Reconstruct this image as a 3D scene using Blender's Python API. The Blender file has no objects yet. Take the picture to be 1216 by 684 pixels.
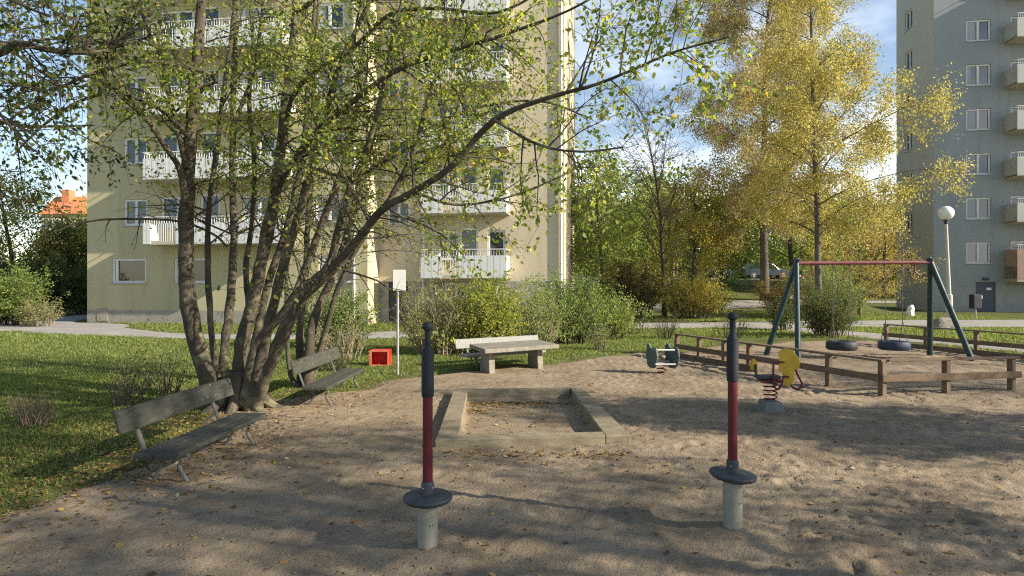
import bpy, bmesh, math, random
import numpy as np
from mathutils import Vector, Matrix

# ------------------------------------------------------------------ camera, sky, sun, exposure
random.seed(11)
rng = np.random.default_rng(11)
SC = bpy.context.scene
COL = SC.collection
F, CX, HY, CH = 750.0, 608.0, 334.0, 1.8        # focal length (photo pixels), centre column, horizon row, camera height

cam = bpy.data.cameras.new('camera'); cam_o = bpy.data.objects.new('camera', cam); COL.objects.link(cam_o)
cam.sensor_fit = 'HORIZONTAL'; cam.sensor_width = 36.0; cam.lens = 36.0 * F / 1216.0
cam.shift_y = -8.0 / 1216.0
cam.clip_start = 0.05; cam.clip_end = 2000.0
cam_o.location = (0, 0, CH); cam_o.rotation_euler = (math.radians(90), 0, 0)
SC.camera = cam_o

SUN_EL, SUN_PHI = 27.0, 19.0                     # sun from the right, a little towards the camera
e, p = math.radians(SUN_EL), math.radians(SUN_PHI)
S = Vector((math.cos(e) * math.cos(p), -math.cos(e) * math.sin(p), math.sin(e)))
sun = bpy.data.lights.new('sun', 'SUN'); sun.energy = 5.0; sun.angle = math.radians(0.5); sun.color = (1.0, 0.9, 0.74)
sun_o = bpy.data.objects.new('sun', sun); COL.objects.link(sun_o)
sun_o.rotation_euler = S.to_track_quat('Z', 'Y').to_euler(); sun_o.location = (20, -6, 20)

W = bpy.data.worlds.new('World'); SC.world = W; W.use_nodes = True
nt = W.node_tree; nt.nodes.clear()
wo = nt.nodes.new('ShaderNodeOutputWorld'); bg = nt.nodes.new('ShaderNodeBackground')
sky = nt.nodes.new('ShaderNodeTexSky'); sky.sky_type = 'NISHITA'; sky.sun_disc = False
sky.sun_elevation = e; sky.sun_rotation = math.radians(90 + SUN_PHI)
sky.air_density = 1.0; sky.dust_density = 0.25; sky.ozone_density = 1.3
tc = nt.nodes.new('ShaderNodeTexCoord')
mp = nt.nodes.new('ShaderNodeMapping'); mp.inputs['Scale'].default_value = (1, 1, 2.6); mp.inputs['Location'].default_value = (0.35, 0.1, 0.2)
nz = nt.nodes.new('ShaderNodeTexNoise'); nz.inputs['Scale'].default_value = 3.4; nz.inputs['Detail'].default_value = 9; nz.inputs['Roughness'].default_value = 0.55
cr = nt.nodes.new('ShaderNodeValToRGB'); cr.color_ramp.elements[0].color = (.09, .09, .09, 1); cr.color_ramp.elements[0].position = 0.4; cr.color_ramp.elements[1].position = 0.6
sx = nt.nodes.new('ShaderNodeSeparateXYZ')
lo = nt.nodes.new('ShaderNodeMapRange'); lo.inputs['From Min'].default_value = 0.5; lo.inputs['From Max'].default_value = 0.1
ml = nt.nodes.new('ShaderNodeMath'); ml.operation = 'MULTIPLY'
mx = nt.nodes.new('ShaderNodeMixRGB'); mx.inputs['Color2'].default_value = (11.5, 11.6, 11.8, 1)
L = nt.links.new
L(tc.outputs['Generated'], mp.inputs['Vector']); L(mp.outputs['Vector'], nz.inputs['Vector']); L(nz.outputs['Fac'], cr.inputs['Fac'])
L(tc.outputs['Generated'], sx.inputs[0]); L(sx.outputs['Z'], lo.inputs['Value'])
az = nt.nodes.new('ShaderNodeMapRange'); az.inputs['From Min'].default_value = -0.3; az.inputs['From Max'].default_value = 0.08; az.inputs['To Min'].default_value = 0.12
m0 = nt.nodes.new('ShaderNodeMath'); m0.operation = 'MULTIPLY'
L(sx.outputs['X'], az.inputs['Value']); L(az.outputs['Result'], m0.inputs[0]); L(lo.outputs['Result'], m0.inputs[1])
L(cr.outputs['Color'], ml.inputs[0]); L(m0.outputs['Value'], ml.inputs[1])
L(ml.outputs['Value'], mx.inputs['Fac']); L(sky.outputs['Color'], mx.inputs['Color1'])
L(mx.outputs['Color'], bg.inputs['Color']); L(bg.outputs['Background'], wo.inputs['Surface'])
bg.inputs['Strength'].default_value = 0.095
SC.view_settings.view_transform = 'Standard'; SC.view_settings.look = 'None'
SC.view_settings.exposure = 0.95; SC.view_settings.gamma = 1.0; SC.view_settings.use_curve_mapping = False
SC.cycles.filter_width = 1.15; SC.cycles.max_bounces = 6; SC.cycles.transparent_max_bounces = 4
SC.cycles.transmission_bounces = 4; SC.cycles.use_denoising = False

# ------------------------------------------------------------------ helpers
def at(px, py, Y):
    return np.array([(px - CX) / F * Y, Y, CH - (py - HY) / F * Y])
def gnd(px, py, z=0.0):
    Y = F * (CH - z) / (py - HY)
    return np.array([(px - CX) / F * Y, Y, z])
def ss(a, b, x):
    t = np.clip((x - a) / (b - a), 0, 1); return t * t * (3 - 2 * t)

def tag(o, label=None, cat=None, group=None, kind=None):
    if label: o['label'] = label
    if cat: o['category'] = cat
    if group: o['group'] = group
    if kind: o['kind'] = kind
    return o
def thing(name, loc, label, cat, group=None, rz=0.0):
    o = bpy.data.objects.new(name, None); COL.objects.link(o)
    o.empty_display_size = 0.1
    o.location = [float(c) for c in loc]; o.rotation_euler = (0, 0, rz)
    return tag(o, label, cat, group)
def offset(o):
    v = Vector((0, 0, 0))
    while o is not None:
        v += o.location; o = o.parent
    return np.array(v)
def copy_tree(o, parent=None):
    c = o.copy(); COL.objects.link(c); c.parent = parent
    for ch in [x for x in COL.objects if x.parent == o]:
        copy_tree(ch, c)
    return c
def link(name, me, m, parent=None):
    o = bpy.data.objects.new(name, me); COL.objects.link(o)
    if m: me.materials.append(m)
    if parent: o.parent = parent
    return o
def fast(name, V, Fc, m, parent=None, smooth=False):
    """mesh from numpy vertices and equal-sided faces"""
    V = np.asarray(V, dtype=np.float32); Fc = np.asarray(Fc, dtype=np.int32)
    if parent is not None: V = V - offset(parent).astype(np.float32)
    me = bpy.data.meshes.new(name); k = Fc.shape[1]; M = Fc.shape[0]
    me.vertices.add(len(V)); me.vertices.foreach_set('co', V.ravel())
    me.loops.add(M * k); me.loops.foreach_set('vertex_index', Fc.ravel())
    me.polygons.add(M); me.polygons.foreach_set('loop_start', np.arange(0, M * k, k, dtype=np.int32))
    if smooth: me.polygons.foreach_set('use_smooth', np.ones(M, dtype=bool))
    me.update(calc_edges=True); me.validate()
    return link(name, me, m, parent)

class MB:
    def __init__(s): s.v = []; s.f = []; s.n = 0
    def add(s, V, Fs):
        V = np.asarray(V, float).reshape(-1, 3)
        s.f += [tuple(int(i) + s.n for i in f) for f in Fs]
        s.v.append(V); s.n += len(V); return s
    def obox(s, O, a, b, c):
        """box from corner O and three edge vectors"""
        O, a, b, c = [np.asarray(q, float) for q in (O, a, b, c)]
        if np.dot(np.cross(a, b), c) < 0: a, b = b, a
        V = [O, O + a, O + a + b, O + b, O + c, O + a + c, O + a + b + c, O + b + c]
        return s.add(V, [(3, 2, 1, 0), (4, 5, 6, 7), (0, 1, 5, 4), (1, 2, 6, 5), (2, 3, 7, 6), (3, 0, 4, 7)])
    def box(s, x0, x1, y0, y1, z0, z1):
        return s.obox((x0, y0, z0), (x1 - x0, 0, 0), (0, y1 - y0, 0), (0, 0, z1 - z0))
    def bar(s, A, B, w, h, up=(0, 0, 1)):
        """rectangular bar along A-B, w across, h along up"""
        A, B = np.asarray(A, float), np.asarray(B, float); d = B - A; dn = d / np.linalg.norm(d)
        up = np.asarray(up, float); side = np.cross(dn, up); side /= np.linalg.norm(side); u = np.cross(side, dn)
        return s.obox(A - side * w / 2 - u * h / 2, side * w, u * h, d)
    def tube(s, P, R, n=8, cap=True):
        P = np.asarray(P, float); k = len(P); R = np.broadcast_to(np.asarray(R, float), (k,))
        T = np.gradient(P, axis=0); T /= np.linalg.norm(T, axis=1)[:, None] + 1e-12
        ref = np.array([1.0, 0, 0]) if abs(T[0][0]) < 0.8 else np.array([0, 1.0, 0])
        an = np.arange(n) * 2 * math.pi / n; ca, sa = np.cos(an)[:, None], np.sin(an)[:, None]
        rings = []
        for i in range(k):
            u = ref - T[i] * np.dot(ref, T[i]); u /= np.linalg.norm(u) + 1e-12; ref = u
            w = np.cross(T[i], u)
            rings.append(P[i] + R[i] * (ca * u + sa * w))
        Fs = []
        for i in range(k - 1):
            a, b = i * n, (i + 1) * n
            for j in range(n):
                j2 = (j + 1) % n; Fs.append((a + j, a + j2, b + j2, b + j))
        if cap:
            Fs.append(tuple(range(n - 1, -1, -1))); Fs.append(tuple((k - 1) * n + j for j in range(n)))
        return s.add(np.concatenate(rings), Fs)
    def lathe(s, prof, C=(0, 0, 0), n=24):
        C = np.asarray(C, float)
        return s.tube2([(C[0], C[1], C[2] + z) for r, z in prof], [r for r, z in prof], n)
    def tube2(s, P, R, n):
        an = np.arange(n) * 2 * math.pi / n; rings = []
        for (x, y, z), r in zip(P, R):
            rings.append(np.stack([x + r * np.cos(an), y + r * np.sin(an), np.full(n, z)], 1))
        k = len(P); Fs = []
        for i in range(k - 1):
            a, b = i * n, (i + 1) * n
            for j in range(n):
                j2 = (j + 1) % n; Fs.append((a + j, a + j2, b + j2, b + j))
        Fs.append(tuple(range(n - 1, -1, -1))); Fs.append(tuple((k - 1) * n + j for j in range(n)))
        return s.add(np.concatenate(rings), Fs)
    def prism(s, pts, O, u, v, t):
        """2-D outline in the plane (O,u,v), thickness vector t"""
        O, u, v, t = [np.asarray(q, float) for q in (O, u, v, t)]
        A = [O + u * a + v * b for a, b in pts]; B = [q + t for q in A]; n = len(pts)
        area = sum(pts[i][0] * pts[(i + 1) % n][1] - pts[(i + 1) % n][0] * pts[i][1] for i in range(n))
        flip = (area > 0) == (np.dot(np.cross(u, v), t) > 0)
        Fs = [tuple(range(n)), tuple(range(2 * n - 1, n - 1, -1))] + [(i + n, (i + 1) % n + n, (i + 1) % n, i) for i in range(n)]
        if flip: Fs = [f[::-1] for f in Fs]
        return s.add(A + B, Fs)
    def ball(s, C, r, n=16, m=10, sz=1.0):
        prof = [(max(r * math.sin(math.pi * i / m), 1e-4), -r * sz * math.cos(math.pi * i / m)) for i in range(m + 1)]
        return s.lathe(prof, C, n)
    def build(s, name, m, parent=None, smooth=False, bevel=0.0, local=False):
        V = np.concatenate(s.v)
        if parent is not None and not local: V = V - offset(parent)
        me = bpy.data.meshes.new(name); me.from_pydata(V.tolist(), [], s.f); me.update()
        o = link(name, me, m, parent)
        if smooth:
            me.polygons.foreach_set('use_smooth', np.ones(len(me.polygons), dtype=bool))
            me.set_sharp_from_angle(angle=math.radians(42))
        if bevel:
            b = o.modifiers.new('bevel', 'BEVEL'); b.width = bevel; b.segments = 2; b.limit_method = 'ANGLE'; b.angle_limit = math.radians(40)
        return o

# ------------------------------------------------------------------ materials
def new_mat(name):
    m = bpy.data.materials.new(name); m.use_nodes = True
    t = m.node_tree; t.nodes.clear()
    o = t.nodes.new('ShaderNodeOutputMaterial')
    return m, t, o
def ramp(t, cols, fac):
    r = t.nodes.new('ShaderNodeValToRGB'); el = r.color_ramp.elements
    while len(el) < len(cols): el.new(0.5)
    for i, (pos, c) in enumerate(cols):
        el[i].position = pos; el[i].color = (*c, 1)
    t.links.new(fac, r.inputs['Fac']); return r
def noise(t, scale, detail=6, rough=0.55, stretch=(1, 1, 1), coord='Object'):
    c = t.nodes.new('ShaderNodeTexCoord'); m = t.nodes.new('ShaderNodeMapping'); m.inputs['Scale'].default_value = stretch
    n = t.nodes.new('ShaderNodeTexNoise'); n.inputs['Scale'].default_value = scale; n.inputs['Detail'].default_value = detail; n.inputs['Roughness'].default_value = rough
    t.links.new(c.outputs[coord], m.inputs['Vector']); t.links.new(m.outputs['Vector'], n.inputs['Vector']); return n
def surf(name, cols, scale=5, rough=0.75, bump=0.2, bscale=None, stretch=(1, 1, 1), detail=7, metal=0.0, spec=0.4, bdist=0.01, fleck=None, fstretch=(1, 1, 1)):
    """noise-coloured surface with noise bump; cols = [(pos, rgb), ...]"""
    m, t, o = new_mat(name)
    b = t.nodes.new('ShaderNodeBsdfPrincipled'); b.inputs['Roughness'].default_value = rough; b.inputs['Metallic'].default_value = metal
    b.inputs['Specular IOR Level'].default_value = spec
    n = noise(t, scale, detail, 0.6, stretch); r = ramp(t, cols, n.outputs['Fac']); out = r.outputs['Color']
    if fleck:
        fs, f0, f1, fc = fleck
        n3 = noise(t, fs, 4, 0.55, fstretch); r3 = ramp(t, [(f0, (0, 0, 0)), (f1, (1, 1, 1))], n3.outputs['Fac'])
        mi = t.nodes.new('ShaderNodeMixRGB'); mi.inputs['Color2'].default_value = (*fc, 1)
        t.links.new(r3.outputs['Color'], mi.inputs['Fac']); t.links.new(out, mi.inputs['Color1']); out = mi.outputs['Color']
    t.links.new(out, b.inputs['Base Color'])
    if bump:
        n2 = noise(t, bscale or scale * 4, 8, 0.65, stretch); bp = t.nodes.new('ShaderNodeBump'); bp.inputs['Strength'].default_value = bump; bp.inputs['Distance'].default_value = bdist
        t.links.new(n2.outputs['Fac'], bp.inputs['Height']); t.links.new(bp.outputs['Normal'], b.inputs['Normal'])
    t.links.new(b.outputs['BSDF'], o.inputs['Surface']); return m
def leafmat(name, cols, trans=0.45, gloss=0.025):
    m, t, o = new_mat(name)
    g = t.nodes.new('ShaderNodeNewGeometry'); r = ramp(t, cols, g.outputs['Random Per Island'])
    d = t.nodes.new('ShaderNodeBsdfDiffuse'); tr = t.nodes.new('ShaderNodeBsdfTranslucent'); gl = t.nodes.new('ShaderNodeBsdfGlossy'); gl.inputs['Roughness'].default_value = 0.55
    m1 = t.nodes.new('ShaderNodeMixShader'); m1.inputs['Fac'].default_value = trans; m2 = t.nodes.new('ShaderNodeMixShader'); m2.inputs['Fac'].default_value = gloss
    hs = t.nodes.new('ShaderNodeHueSaturation'); hs.inputs['Saturation'].default_value = 1.1; hs.inputs['Value'].default_value = 1.7
    t.links.new(r.outputs['Color'], d.inputs['Color']); t.links.new(r.outputs['Color'], hs.inputs['Color']); t.links.new(hs.outputs['Color'], tr.inputs['Color'])
    t.links.new(d.outputs[0], m1.inputs[1]); t.links.new(tr.outputs[0], m1.inputs[2])
    t.links.new(m1.outputs[0], m2.inputs[1]); t.links.new(gl.outputs[0], m2.inputs[2]); t.links.new(m2.outputs[0], o.inputs['Surface']); return m

M = {}
M['sand'] = surf('sand', [(0.25, (0.175, 0.133, 0.088)), (0.5, (0.275, 0.214, 0.147)), (0.75, (0.375, 0.297, 0.208))], 1.3, 0.95, 0.9, 38, detail=10, bdist=0.02, spec=0.15, fleck=(48, 0.6, 0.7, (0.12, 0.088, 0.062)))
M['lawn'] = surf('lawn', [(0.25, (0.075, 0.072, 0.03)), (0.5, (0.11, 0.125, 0.04)), (0.75, (0.145, 0.17, 0.05))], 1.1, 0.95, 0.8, 45, detail=10, bdist=0.04, spec=0.1, fleck=(9, 0.6, 0.72, (0.12, 0.095, 0.045)))
M['path'] = surf('path', [(0.3, (0.25, 0.235, 0.215)), (0.7, (0.36, 0.34, 0.315))], 1.2, 0.92, 0.4, 70, detail=9, spec=0.2)
M['stone'] = surf('stone_table', [(0.3, (0.16, 0.145, 0.115)), (0.7, (0.29, 0.265, 0.215))], 9, 0.85, 0.4, 60)
M['board'] = surf('weathered_board', [(0.3, (0.17, 0.14, 0.092)), (0.7, (0.29, 0.245, 0.165))], 4, 0.85, 0.5, 14, stretch=(1.5, 1.5, 6), fleck=(7, 0.6, 0.7, (0.17, 0.135, 0.09)))
M['benchwood'] = surf('bench_wood', [(0.3, (0.034, 0.035, 0.028)), (0.7, (0.075, 0.075, 0.06))], 5, 0.75, 0.5, 18, stretch=(8, 1, 8), fleck=(26, 0.7, 0.715, (0.36, 0.36, 0.35)))
M['benchlight'] = surf('bench_wood_pale', [(0.3, (0.2, 0.2, 0.18)), (0.7, (0.34, 0.335, 0.31))], 6, 0.75, 0.4, 20, stretch=(1, 6, 6))
M['iron'] = surf('cast_iron', [(0.3, (0.06, 0.06, 0.055)), (0.7, (0.13, 0.125, 0.115))], 12, 0.6, 0.3, 60)
M['legiron'] = surf('worn_iron', [(0.3, (0.07, 0.068, 0.06)), (0.7, (0.14, 0.135, 0.12))], 12, 0.6, 0.3, 60)
M['fencewood'] = surf('fence_wood', [(0.3, (0.11, 0.074, 0.045)), (0.7, (0.19, 0.132, 0.084))], 4, 0.8, 0.5, 22, stretch=(2, 2, 2), fleck=(9, 0.6, 0.72, (0.1, 0.07, 0.045)))
M['greypost'] = surf('grey_tube', [(0.3, (0.23, 0.225, 0.175)), (0.7, (0.31, 0.3, 0.24))], 7, 0.6, 0.2, 60, fleck=(24, 0.64, 0.72, (0.2, 0.19, 0.16)))
M['rubber'] = surf('rubber', [(0.3, (0.038, 0.042, 0.05)), (0.7, (0.068, 0.075, 0.088))], 9, 0.62, 0.25, 90, fleck=(14, 0.6, 0.75, (0.12, 0.11, 0.1)))
M['grip'] = surf('grip_foam', [(0.3, (0.009, 0.011, 0.02)), (0.7, (0.016, 0.019, 0.03))], 20, 0.6, 0.4, 150)
M['redpaint'] = surf('red_paint', [(0.3, (0.09, 0.009, 0.014)), (0.7, (0.13, 0.014, 0.02))], 9, 0.42, 0.1, 60, fleck=(34, 0.66, 0.7, (0.26, 0.15, 0.12)), fstretch=(1, 1, .5))
M['swingred'] = surf('faded_red_paint', [(0.3, (0.15, 0.04, 0.045)), (0.7, (0.22, 0.075, 0.075))], 9, 0.5, 0.1, 60)
M['swinggreen'] = surf('dark_green_paint', [(0.3, (0.012, 0.035, 0.037)), (0.7, (0.02, 0.055, 0.058))], 6, 0.45, 0.15, 40, fleck=(10, 0.63, 0.7, (0.09, 0.13, 0.13)))
M['tyre'] = surf('tyre_blue', [(0.3, (0.02, 0.028, 0.055)), (0.7, (0.04, 0.052, 0.095))], 9, 0.6, 0.3, 60)
M['tyreblack'] = surf('tyre_black', [(0.3, (0.02, 0.024, 0.032)), (0.7, (0.04, 0.045, 0.055))], 9, 0.65, 0.3, 60)
M['chain'] = surf('chain_steel', [(0.3, (0.14, 0.13, 0.12)), (0.7, (0.25, 0.24, 0.22))], 20, 0.5, 0.2, 80, metal=0.6)
M['yellow'] = surf('yellow_panel', [(0.3, (0.5, 0.31, 0.02)), (0.7, (0.62, 0.41, 0.035))], 8, 0.45, 0.1, 40, fleck=(11, 0.64, 0.7, (0.2, 0.13, 0.03)))
M['greenpanel'] = surf('green_panel', [(0.3, (0.045, 0.07, 0.066)), (0.7, (0.085, 0.115, 0.108))], 8, 0.55, 0.1, 40)
M['whitebar'] = surf('white_bar', [(0.3, (0.62, 0.63, 0.6)), (0.7, (0.75, 0.75, 0.72))], 8, 0.5, 0.05, 40)
M['concrete'] = surf('concrete', [(0.3, (0.22, 0.22, 0.2)), (0.7, (0.34, 0.34, 0.31))], 7, 0.9, 0.5, 50)
M['darkconc'] = surf('dark_concrete', [(0.3, (0.12, 0.13, 0.13)), (0.7, (0.22, 0.23, 0.225))], 7, 0.9, 0.5, 50)
M['steel'] = surf('galvanised_steel', [(0.3, (0.34, 0.34, 0.35)), (0.7, (0.46, 0.46, 0.47))], 10, 0.45, 0.1, 50, metal=0.5)
M['signwhite'] = surf('sign_white', [(0.3, (0.74, 0.75, 0.75)), (0.7, (0.82, 0.82, 0.82))], 4, 0.45, 0.02)
M['boxred'] = surf('red_plastic', [(0.3, (0.62, 0.015, 0.01)), (0.7, (0.72, 0.03, 0.02))], 4, 0.4, 0.05)
M['boxrim'] = surf('orange_rim', [(0.3, (0.5, 0.13, 0.08)), (0.7, (0.58, 0.19, 0.12))], 5, 0.6, 0.1)
M['globe'] = surf('opal_globe', [(0.3, (0.78, 0.77, 0.72)), (0.7, (0.84, 0.83, 0.78))], 3, 0.25, 0.0)
M['lamppost'] = surf('lamp_post_paint', [(0.3, (0.42, 0.42, 0.36)), (0.7, (0.52, 0.52, 0.45))], 5, 0.6, 0.1)
M['darkgrey'] = surf('dark_grey_paint', [(0.3, (0.035, 0.038, 0.045)), (0.7, (0.06, 0.065, 0.075))], 6, 0.55, 0.1)
M['stucco'] = surf('yellow_render', [(0.25, (0.42, 0.375, 0.228)), (0.5, (0.48, 0.43, 0.265)), (0.75, (0.525, 0.47, 0.295))], 0.35, 0.92, 0.12, 30, stretch=(1, 1, 0.35), detail=8, spec=0.2, fleck=(1.6, 0.52, 0.8, (0.375, 0.335, 0.21)), fstretch=(1, 1, .1))
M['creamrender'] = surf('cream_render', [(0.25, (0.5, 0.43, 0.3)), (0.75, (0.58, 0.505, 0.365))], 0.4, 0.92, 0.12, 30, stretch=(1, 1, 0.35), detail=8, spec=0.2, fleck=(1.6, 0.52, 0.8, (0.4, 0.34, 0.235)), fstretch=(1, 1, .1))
M['plinth'] = surf('stone_plinth', [(0.3, (0.26, 0.24, 0.2)), (0.7, (0.38, 0.35, 0.3))], 3.5, 0.9, 0.7, 16, fleck=(5, 0.58, 0.68, (0.16, 0.145, 0.12)))
M['balcony'] = surf('white_sheet', [(0.3, (0.6, 0.6, 0.58)), (0.7, (0.71, 0.71, 0.69))], 1.2, 0.55, 0.05, 20, stretch=(1, 1, 0.3))
M['slab'] = surf('balcony_slab', [(0.3, (0.4, 0.36, 0.28)), (0.7, (0.5, 0.45, 0.35))], 2, 0.9, 0.2)
M['frame'] = surf('window_frame', [(0.3, (0.62, 0.62, 0.6)), (0.7, (0.72, 0.72, 0.7))], 4, 0.5, 0.02)
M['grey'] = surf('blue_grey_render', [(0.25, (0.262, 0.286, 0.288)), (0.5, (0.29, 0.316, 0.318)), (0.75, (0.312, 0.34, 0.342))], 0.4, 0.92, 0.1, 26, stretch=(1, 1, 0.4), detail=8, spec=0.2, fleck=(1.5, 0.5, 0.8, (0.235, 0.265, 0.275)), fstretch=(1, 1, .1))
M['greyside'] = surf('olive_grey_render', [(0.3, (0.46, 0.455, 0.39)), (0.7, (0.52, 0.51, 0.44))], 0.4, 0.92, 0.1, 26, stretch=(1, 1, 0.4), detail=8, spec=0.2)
M['greyplinth'] = surf('grey_block_plinth', [(0.3, (0.25, 0.26, 0.25)), (0.7, (0.33, 0.34, 0.325))], 2.2, 0.9, 0.4, 16)
M['greybalcony'] = surf('grey_balcony_sheet', [(0.3, (0.4, 0.41, 0.37)), (0.7, (0.5, 0.5, 0.46))], 1.5, 0.6, 0.05)
M['pinkbrick'] = surf('pink_render', [(0.3, (0.34, 0.23, 0.19)), (0.7, (0.44, 0.31, 0.26))], 2.5, 0.9, 0.3, 20)
M['rooftile'] = surf('orange_roof', [(0.3, (0.5, 0.16, 0.07)), (0.7, (0.62, 0.23, 0.11))], 3, 0.85, 0.3)
M['door'] = surf('door_paint', [(0.3, (0.05, 0.062, 0.085)), (0.7, (0.07, 0.085, 0.11))], 3, 0.5, 0.05)
M['curtain'] = surf('curtain', [(0.3, (0.3, 0.32, 0.34)), (0.7, (0.44, 0.46, 0.48))], 3, 0.9, 0.3, 8, stretch=(10, 10, 0.3))
M['bark'] = surf('grey_brown_bark', [(0.3, (0.044, 0.036, 0.025)), (0.55, (0.082, 0.068, 0.046)), (0.75, (0.15, 0.13, 0.088))], 5, 0.9, 0.9, 24, stretch=(1, 1, 0.5), bdist=0.02, fleck=(3.6, 0.55, 0.68, (0.18, 0.168, 0.1)))
M['twig'] = surf('twig_bark', [(0.3, (0.04, 0.031, 0.023)), (0.7, (0.075, 0.06, 0.045))], 9, 0.9, 0.0)
M['reedtwig'] = surf('red_brown_twig', [(0.3, (0.12, 0.08, 0.06)), (0.7, (0.2, 0.145, 0.11))], 9, 0.9, 0.0)
M['paletwig'] = surf('pale_twig', [(0.3, (0.2, 0.155, 0.115)), (0.7, (0.3, 0.245, 0.185))], 9, 0.9, 0.0)
M['birchbark'] = surf('birch_bark', [(0.35, (0.06, 0.05, 0.042)), (0.62, (0.12, 0.105, 0.085))], 3, 0.85, 0.4, 12, stretch=(1, 1, 0.4))
M['asphaltedge'] = surf('wet_wood', [(0.3, (0.12, 0.09, 0.06)), (0.7, (0.2, 0.15, 0.1))], 4, 0.9, 0.2)
def glass(name, c, rough):
    m, t, o = new_mat(name); b = t.nodes.new('ShaderNodeBsdfPrincipled')
    n = noise(t, 0.6, 2); r = ramp(t, [(0.35, c), (0.7, tuple(q * 1.8 for q in c))], n.outputs['Fac'])
    t.links.new(r.outputs['Color'], b.inputs['Base Color'])
    b.inputs['Roughness'].default_value = rough; b.inputs['IOR'].default_value = 1.62; b.inputs['Specular IOR Level'].default_value = 0.9
    bp = t.nodes.new('ShaderNodeBump'); bp.inputs['Strength'].default_value = 0.05; n2 = noise(t, 1.5, 1); t.links.new(n2.outputs['Fac'], bp.inputs['Height']); t.links.new(bp.outputs['Normal'], b.inputs['Normal'])
    t.links.new(b.outputs['BSDF'], o.inputs['Surface']); return m
M['glass'] = glass('window_glass', (0.014, 0.018, 0.022), 0.03)
M['carblue'] = surf('car_paint_blue', [(0.3, (0.045, 0.065, 0.095)), (0.7, (0.06, 0.085, 0.12))], 2, 0.25, 0)
M['carwhite'] = surf('car_paint_pale', [(0.3, (0.1, 0.13, 0.14)), (0.7, (0.14, 0.17, 0.18))], 2, 0.25, 0)
M['cardark'] = surf('car_paint_dark', [(0.3, (0.05, 0.045, 0.06)), (0.7, (0.08, 0.07, 0.09))], 2, 0.25, 0)
# foliage
M['leaf'] = leafmat('yellow_green_leaf', [(0.0, (0.1, 0.15, 0.032)), (0.35, (0.175, 0.23, 0.045)), (0.7, (0.28, 0.325, 0.06)), (0.94, (0.42, 0.4, 0.075)), (1.0, (0.48, 0.31, 0.06))], 0.62)
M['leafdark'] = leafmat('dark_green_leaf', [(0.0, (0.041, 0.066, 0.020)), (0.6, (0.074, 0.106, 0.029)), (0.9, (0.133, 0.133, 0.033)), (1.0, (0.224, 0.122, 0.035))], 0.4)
M['birchleaf'] = leafmat('birch_yellow_leaf', [(0.0, (0.19, 0.19, 0.055)), (0.4, (0.33, 0.31, 0.095)), (0.8, (0.5, 0.43, 0.14)), (1.0, (0.38, 0.26, 0.1))], 0.5)
M['birchbrown'] = leafmat('birch_brown_leaf', [(0.0, (0.2, 0.165, 0.085)), (0.5, (0.33, 0.28, 0.14)), (0.85, (0.45, 0.37, 0.18)), (1.0, (0.28, 0.28, 0.1))], 0.5)
M['greenleaf'] = leafmat('mid_green_leaf', [(0.0, (0.088, 0.138, 0.038)), (0.5, (0.159, 0.231, 0.058)), (0.9, (0.251, 0.294, 0.071)), (1.0, (0.386, 0.314, 0.084))], 0.45)
M['brightleaf'] = leafmat('bright_yellow_green_leaf', [(0.0, (0.14, 0.19, 0.04)), (0.5, (0.25, 0.29, 0.055)), (1.0, (0.44, 0.38, 0.075))], 0.55)
M['lightgreen'] = leafmat('light_green_leaf', [(0.0, (0.13, 0.19, 0.05)), (0.5, (0.22, 0.28, 0.075)), (1.0, (0.34, 0.34, 0.09))], 0.55)
M['paleleaf'] = leafmat('pale_dry_leaf', [(0.0, (0.14, 0.16, 0.055)), (0.5, (0.23, 0.245, 0.085)), (1.0, (0.32, 0.26, 0.12))], 0.45)
M['orangeleaf'] = leafmat('orange_brown_leaf', [(0.0, (0.15, 0.14, 0.05)), (0.4, (0.26, 0.2, 0.07)), (0.8, (0.42, 0.28, 0.075)), (1.0, (0.2, 0.21, 0.06))], 0.45)
M['oliveleaf'] = leafmat('olive_brown_leaf', [(0.0, (0.09, 0.09, 0.03)), (0.5, (0.17, 0.145, 0.05)), (0.9, (0.22, 0.15, 0.05)), (1.0, (0.11, 0.12, 0.035))], 0.4)
M['yellowleaf'] = leafmat('golden_leaf', [(0.0, (0.17, 0.19, 0.05)), (0.4, (0.3, 0.27, 0.065)), (0.8, (0.5, 0.37, 0.075)), (1.0, (0.26, 0.26, 0.07))], 0.5)
M['blade'] = leafmat('grass_blade', [(0.0, (0.095, 0.12, 0.028)), (0.5, (0.165, 0.225, 0.046)), (0.85, (0.25, 0.3, 0.065)), (1.0, (0.32, 0.26, 0.11))], 0.45, 0.03)
M['litter'] = leafmat('fallen_leaf', [(0.0, (0.1, 0.06, 0.03)), (0.35, (0.2, 0.115, 0.045)), (0.7, (0.3, 0.19, 0.06)), (0.93, (0.42, 0.3, 0.09)), (1.0, (0.5, 0.42, 0.25))], 0.15)

# ------------------------------------------------------------------ value noise for terrain
class VN:
    def __init__(s, seed): s.g = np.random.default_rng(seed).random((256, 256))
    def __call__(s, x, y):
        xi, yi = np.floor(x).astype(int), np.floor(y).astype(int); fx, fy = x - xi, y - yi
        fx, fy = fx * fx * (3 - 2 * fx), fy * fy * (3 - 2 * fy)
        g = lambda a, b: s.g[a % 256, b % 256]
        return (g(xi, yi) * (1 - fx) + g(xi + 1, yi) * fx) * (1 - fy) + (g(xi, yi + 1) * (1 - fx) + g(xi + 1, yi + 1) * fx) * fy - 0.5
N1, N2, N3, N4 = VN(1), VN(2), VN(3), VN(4)

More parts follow.
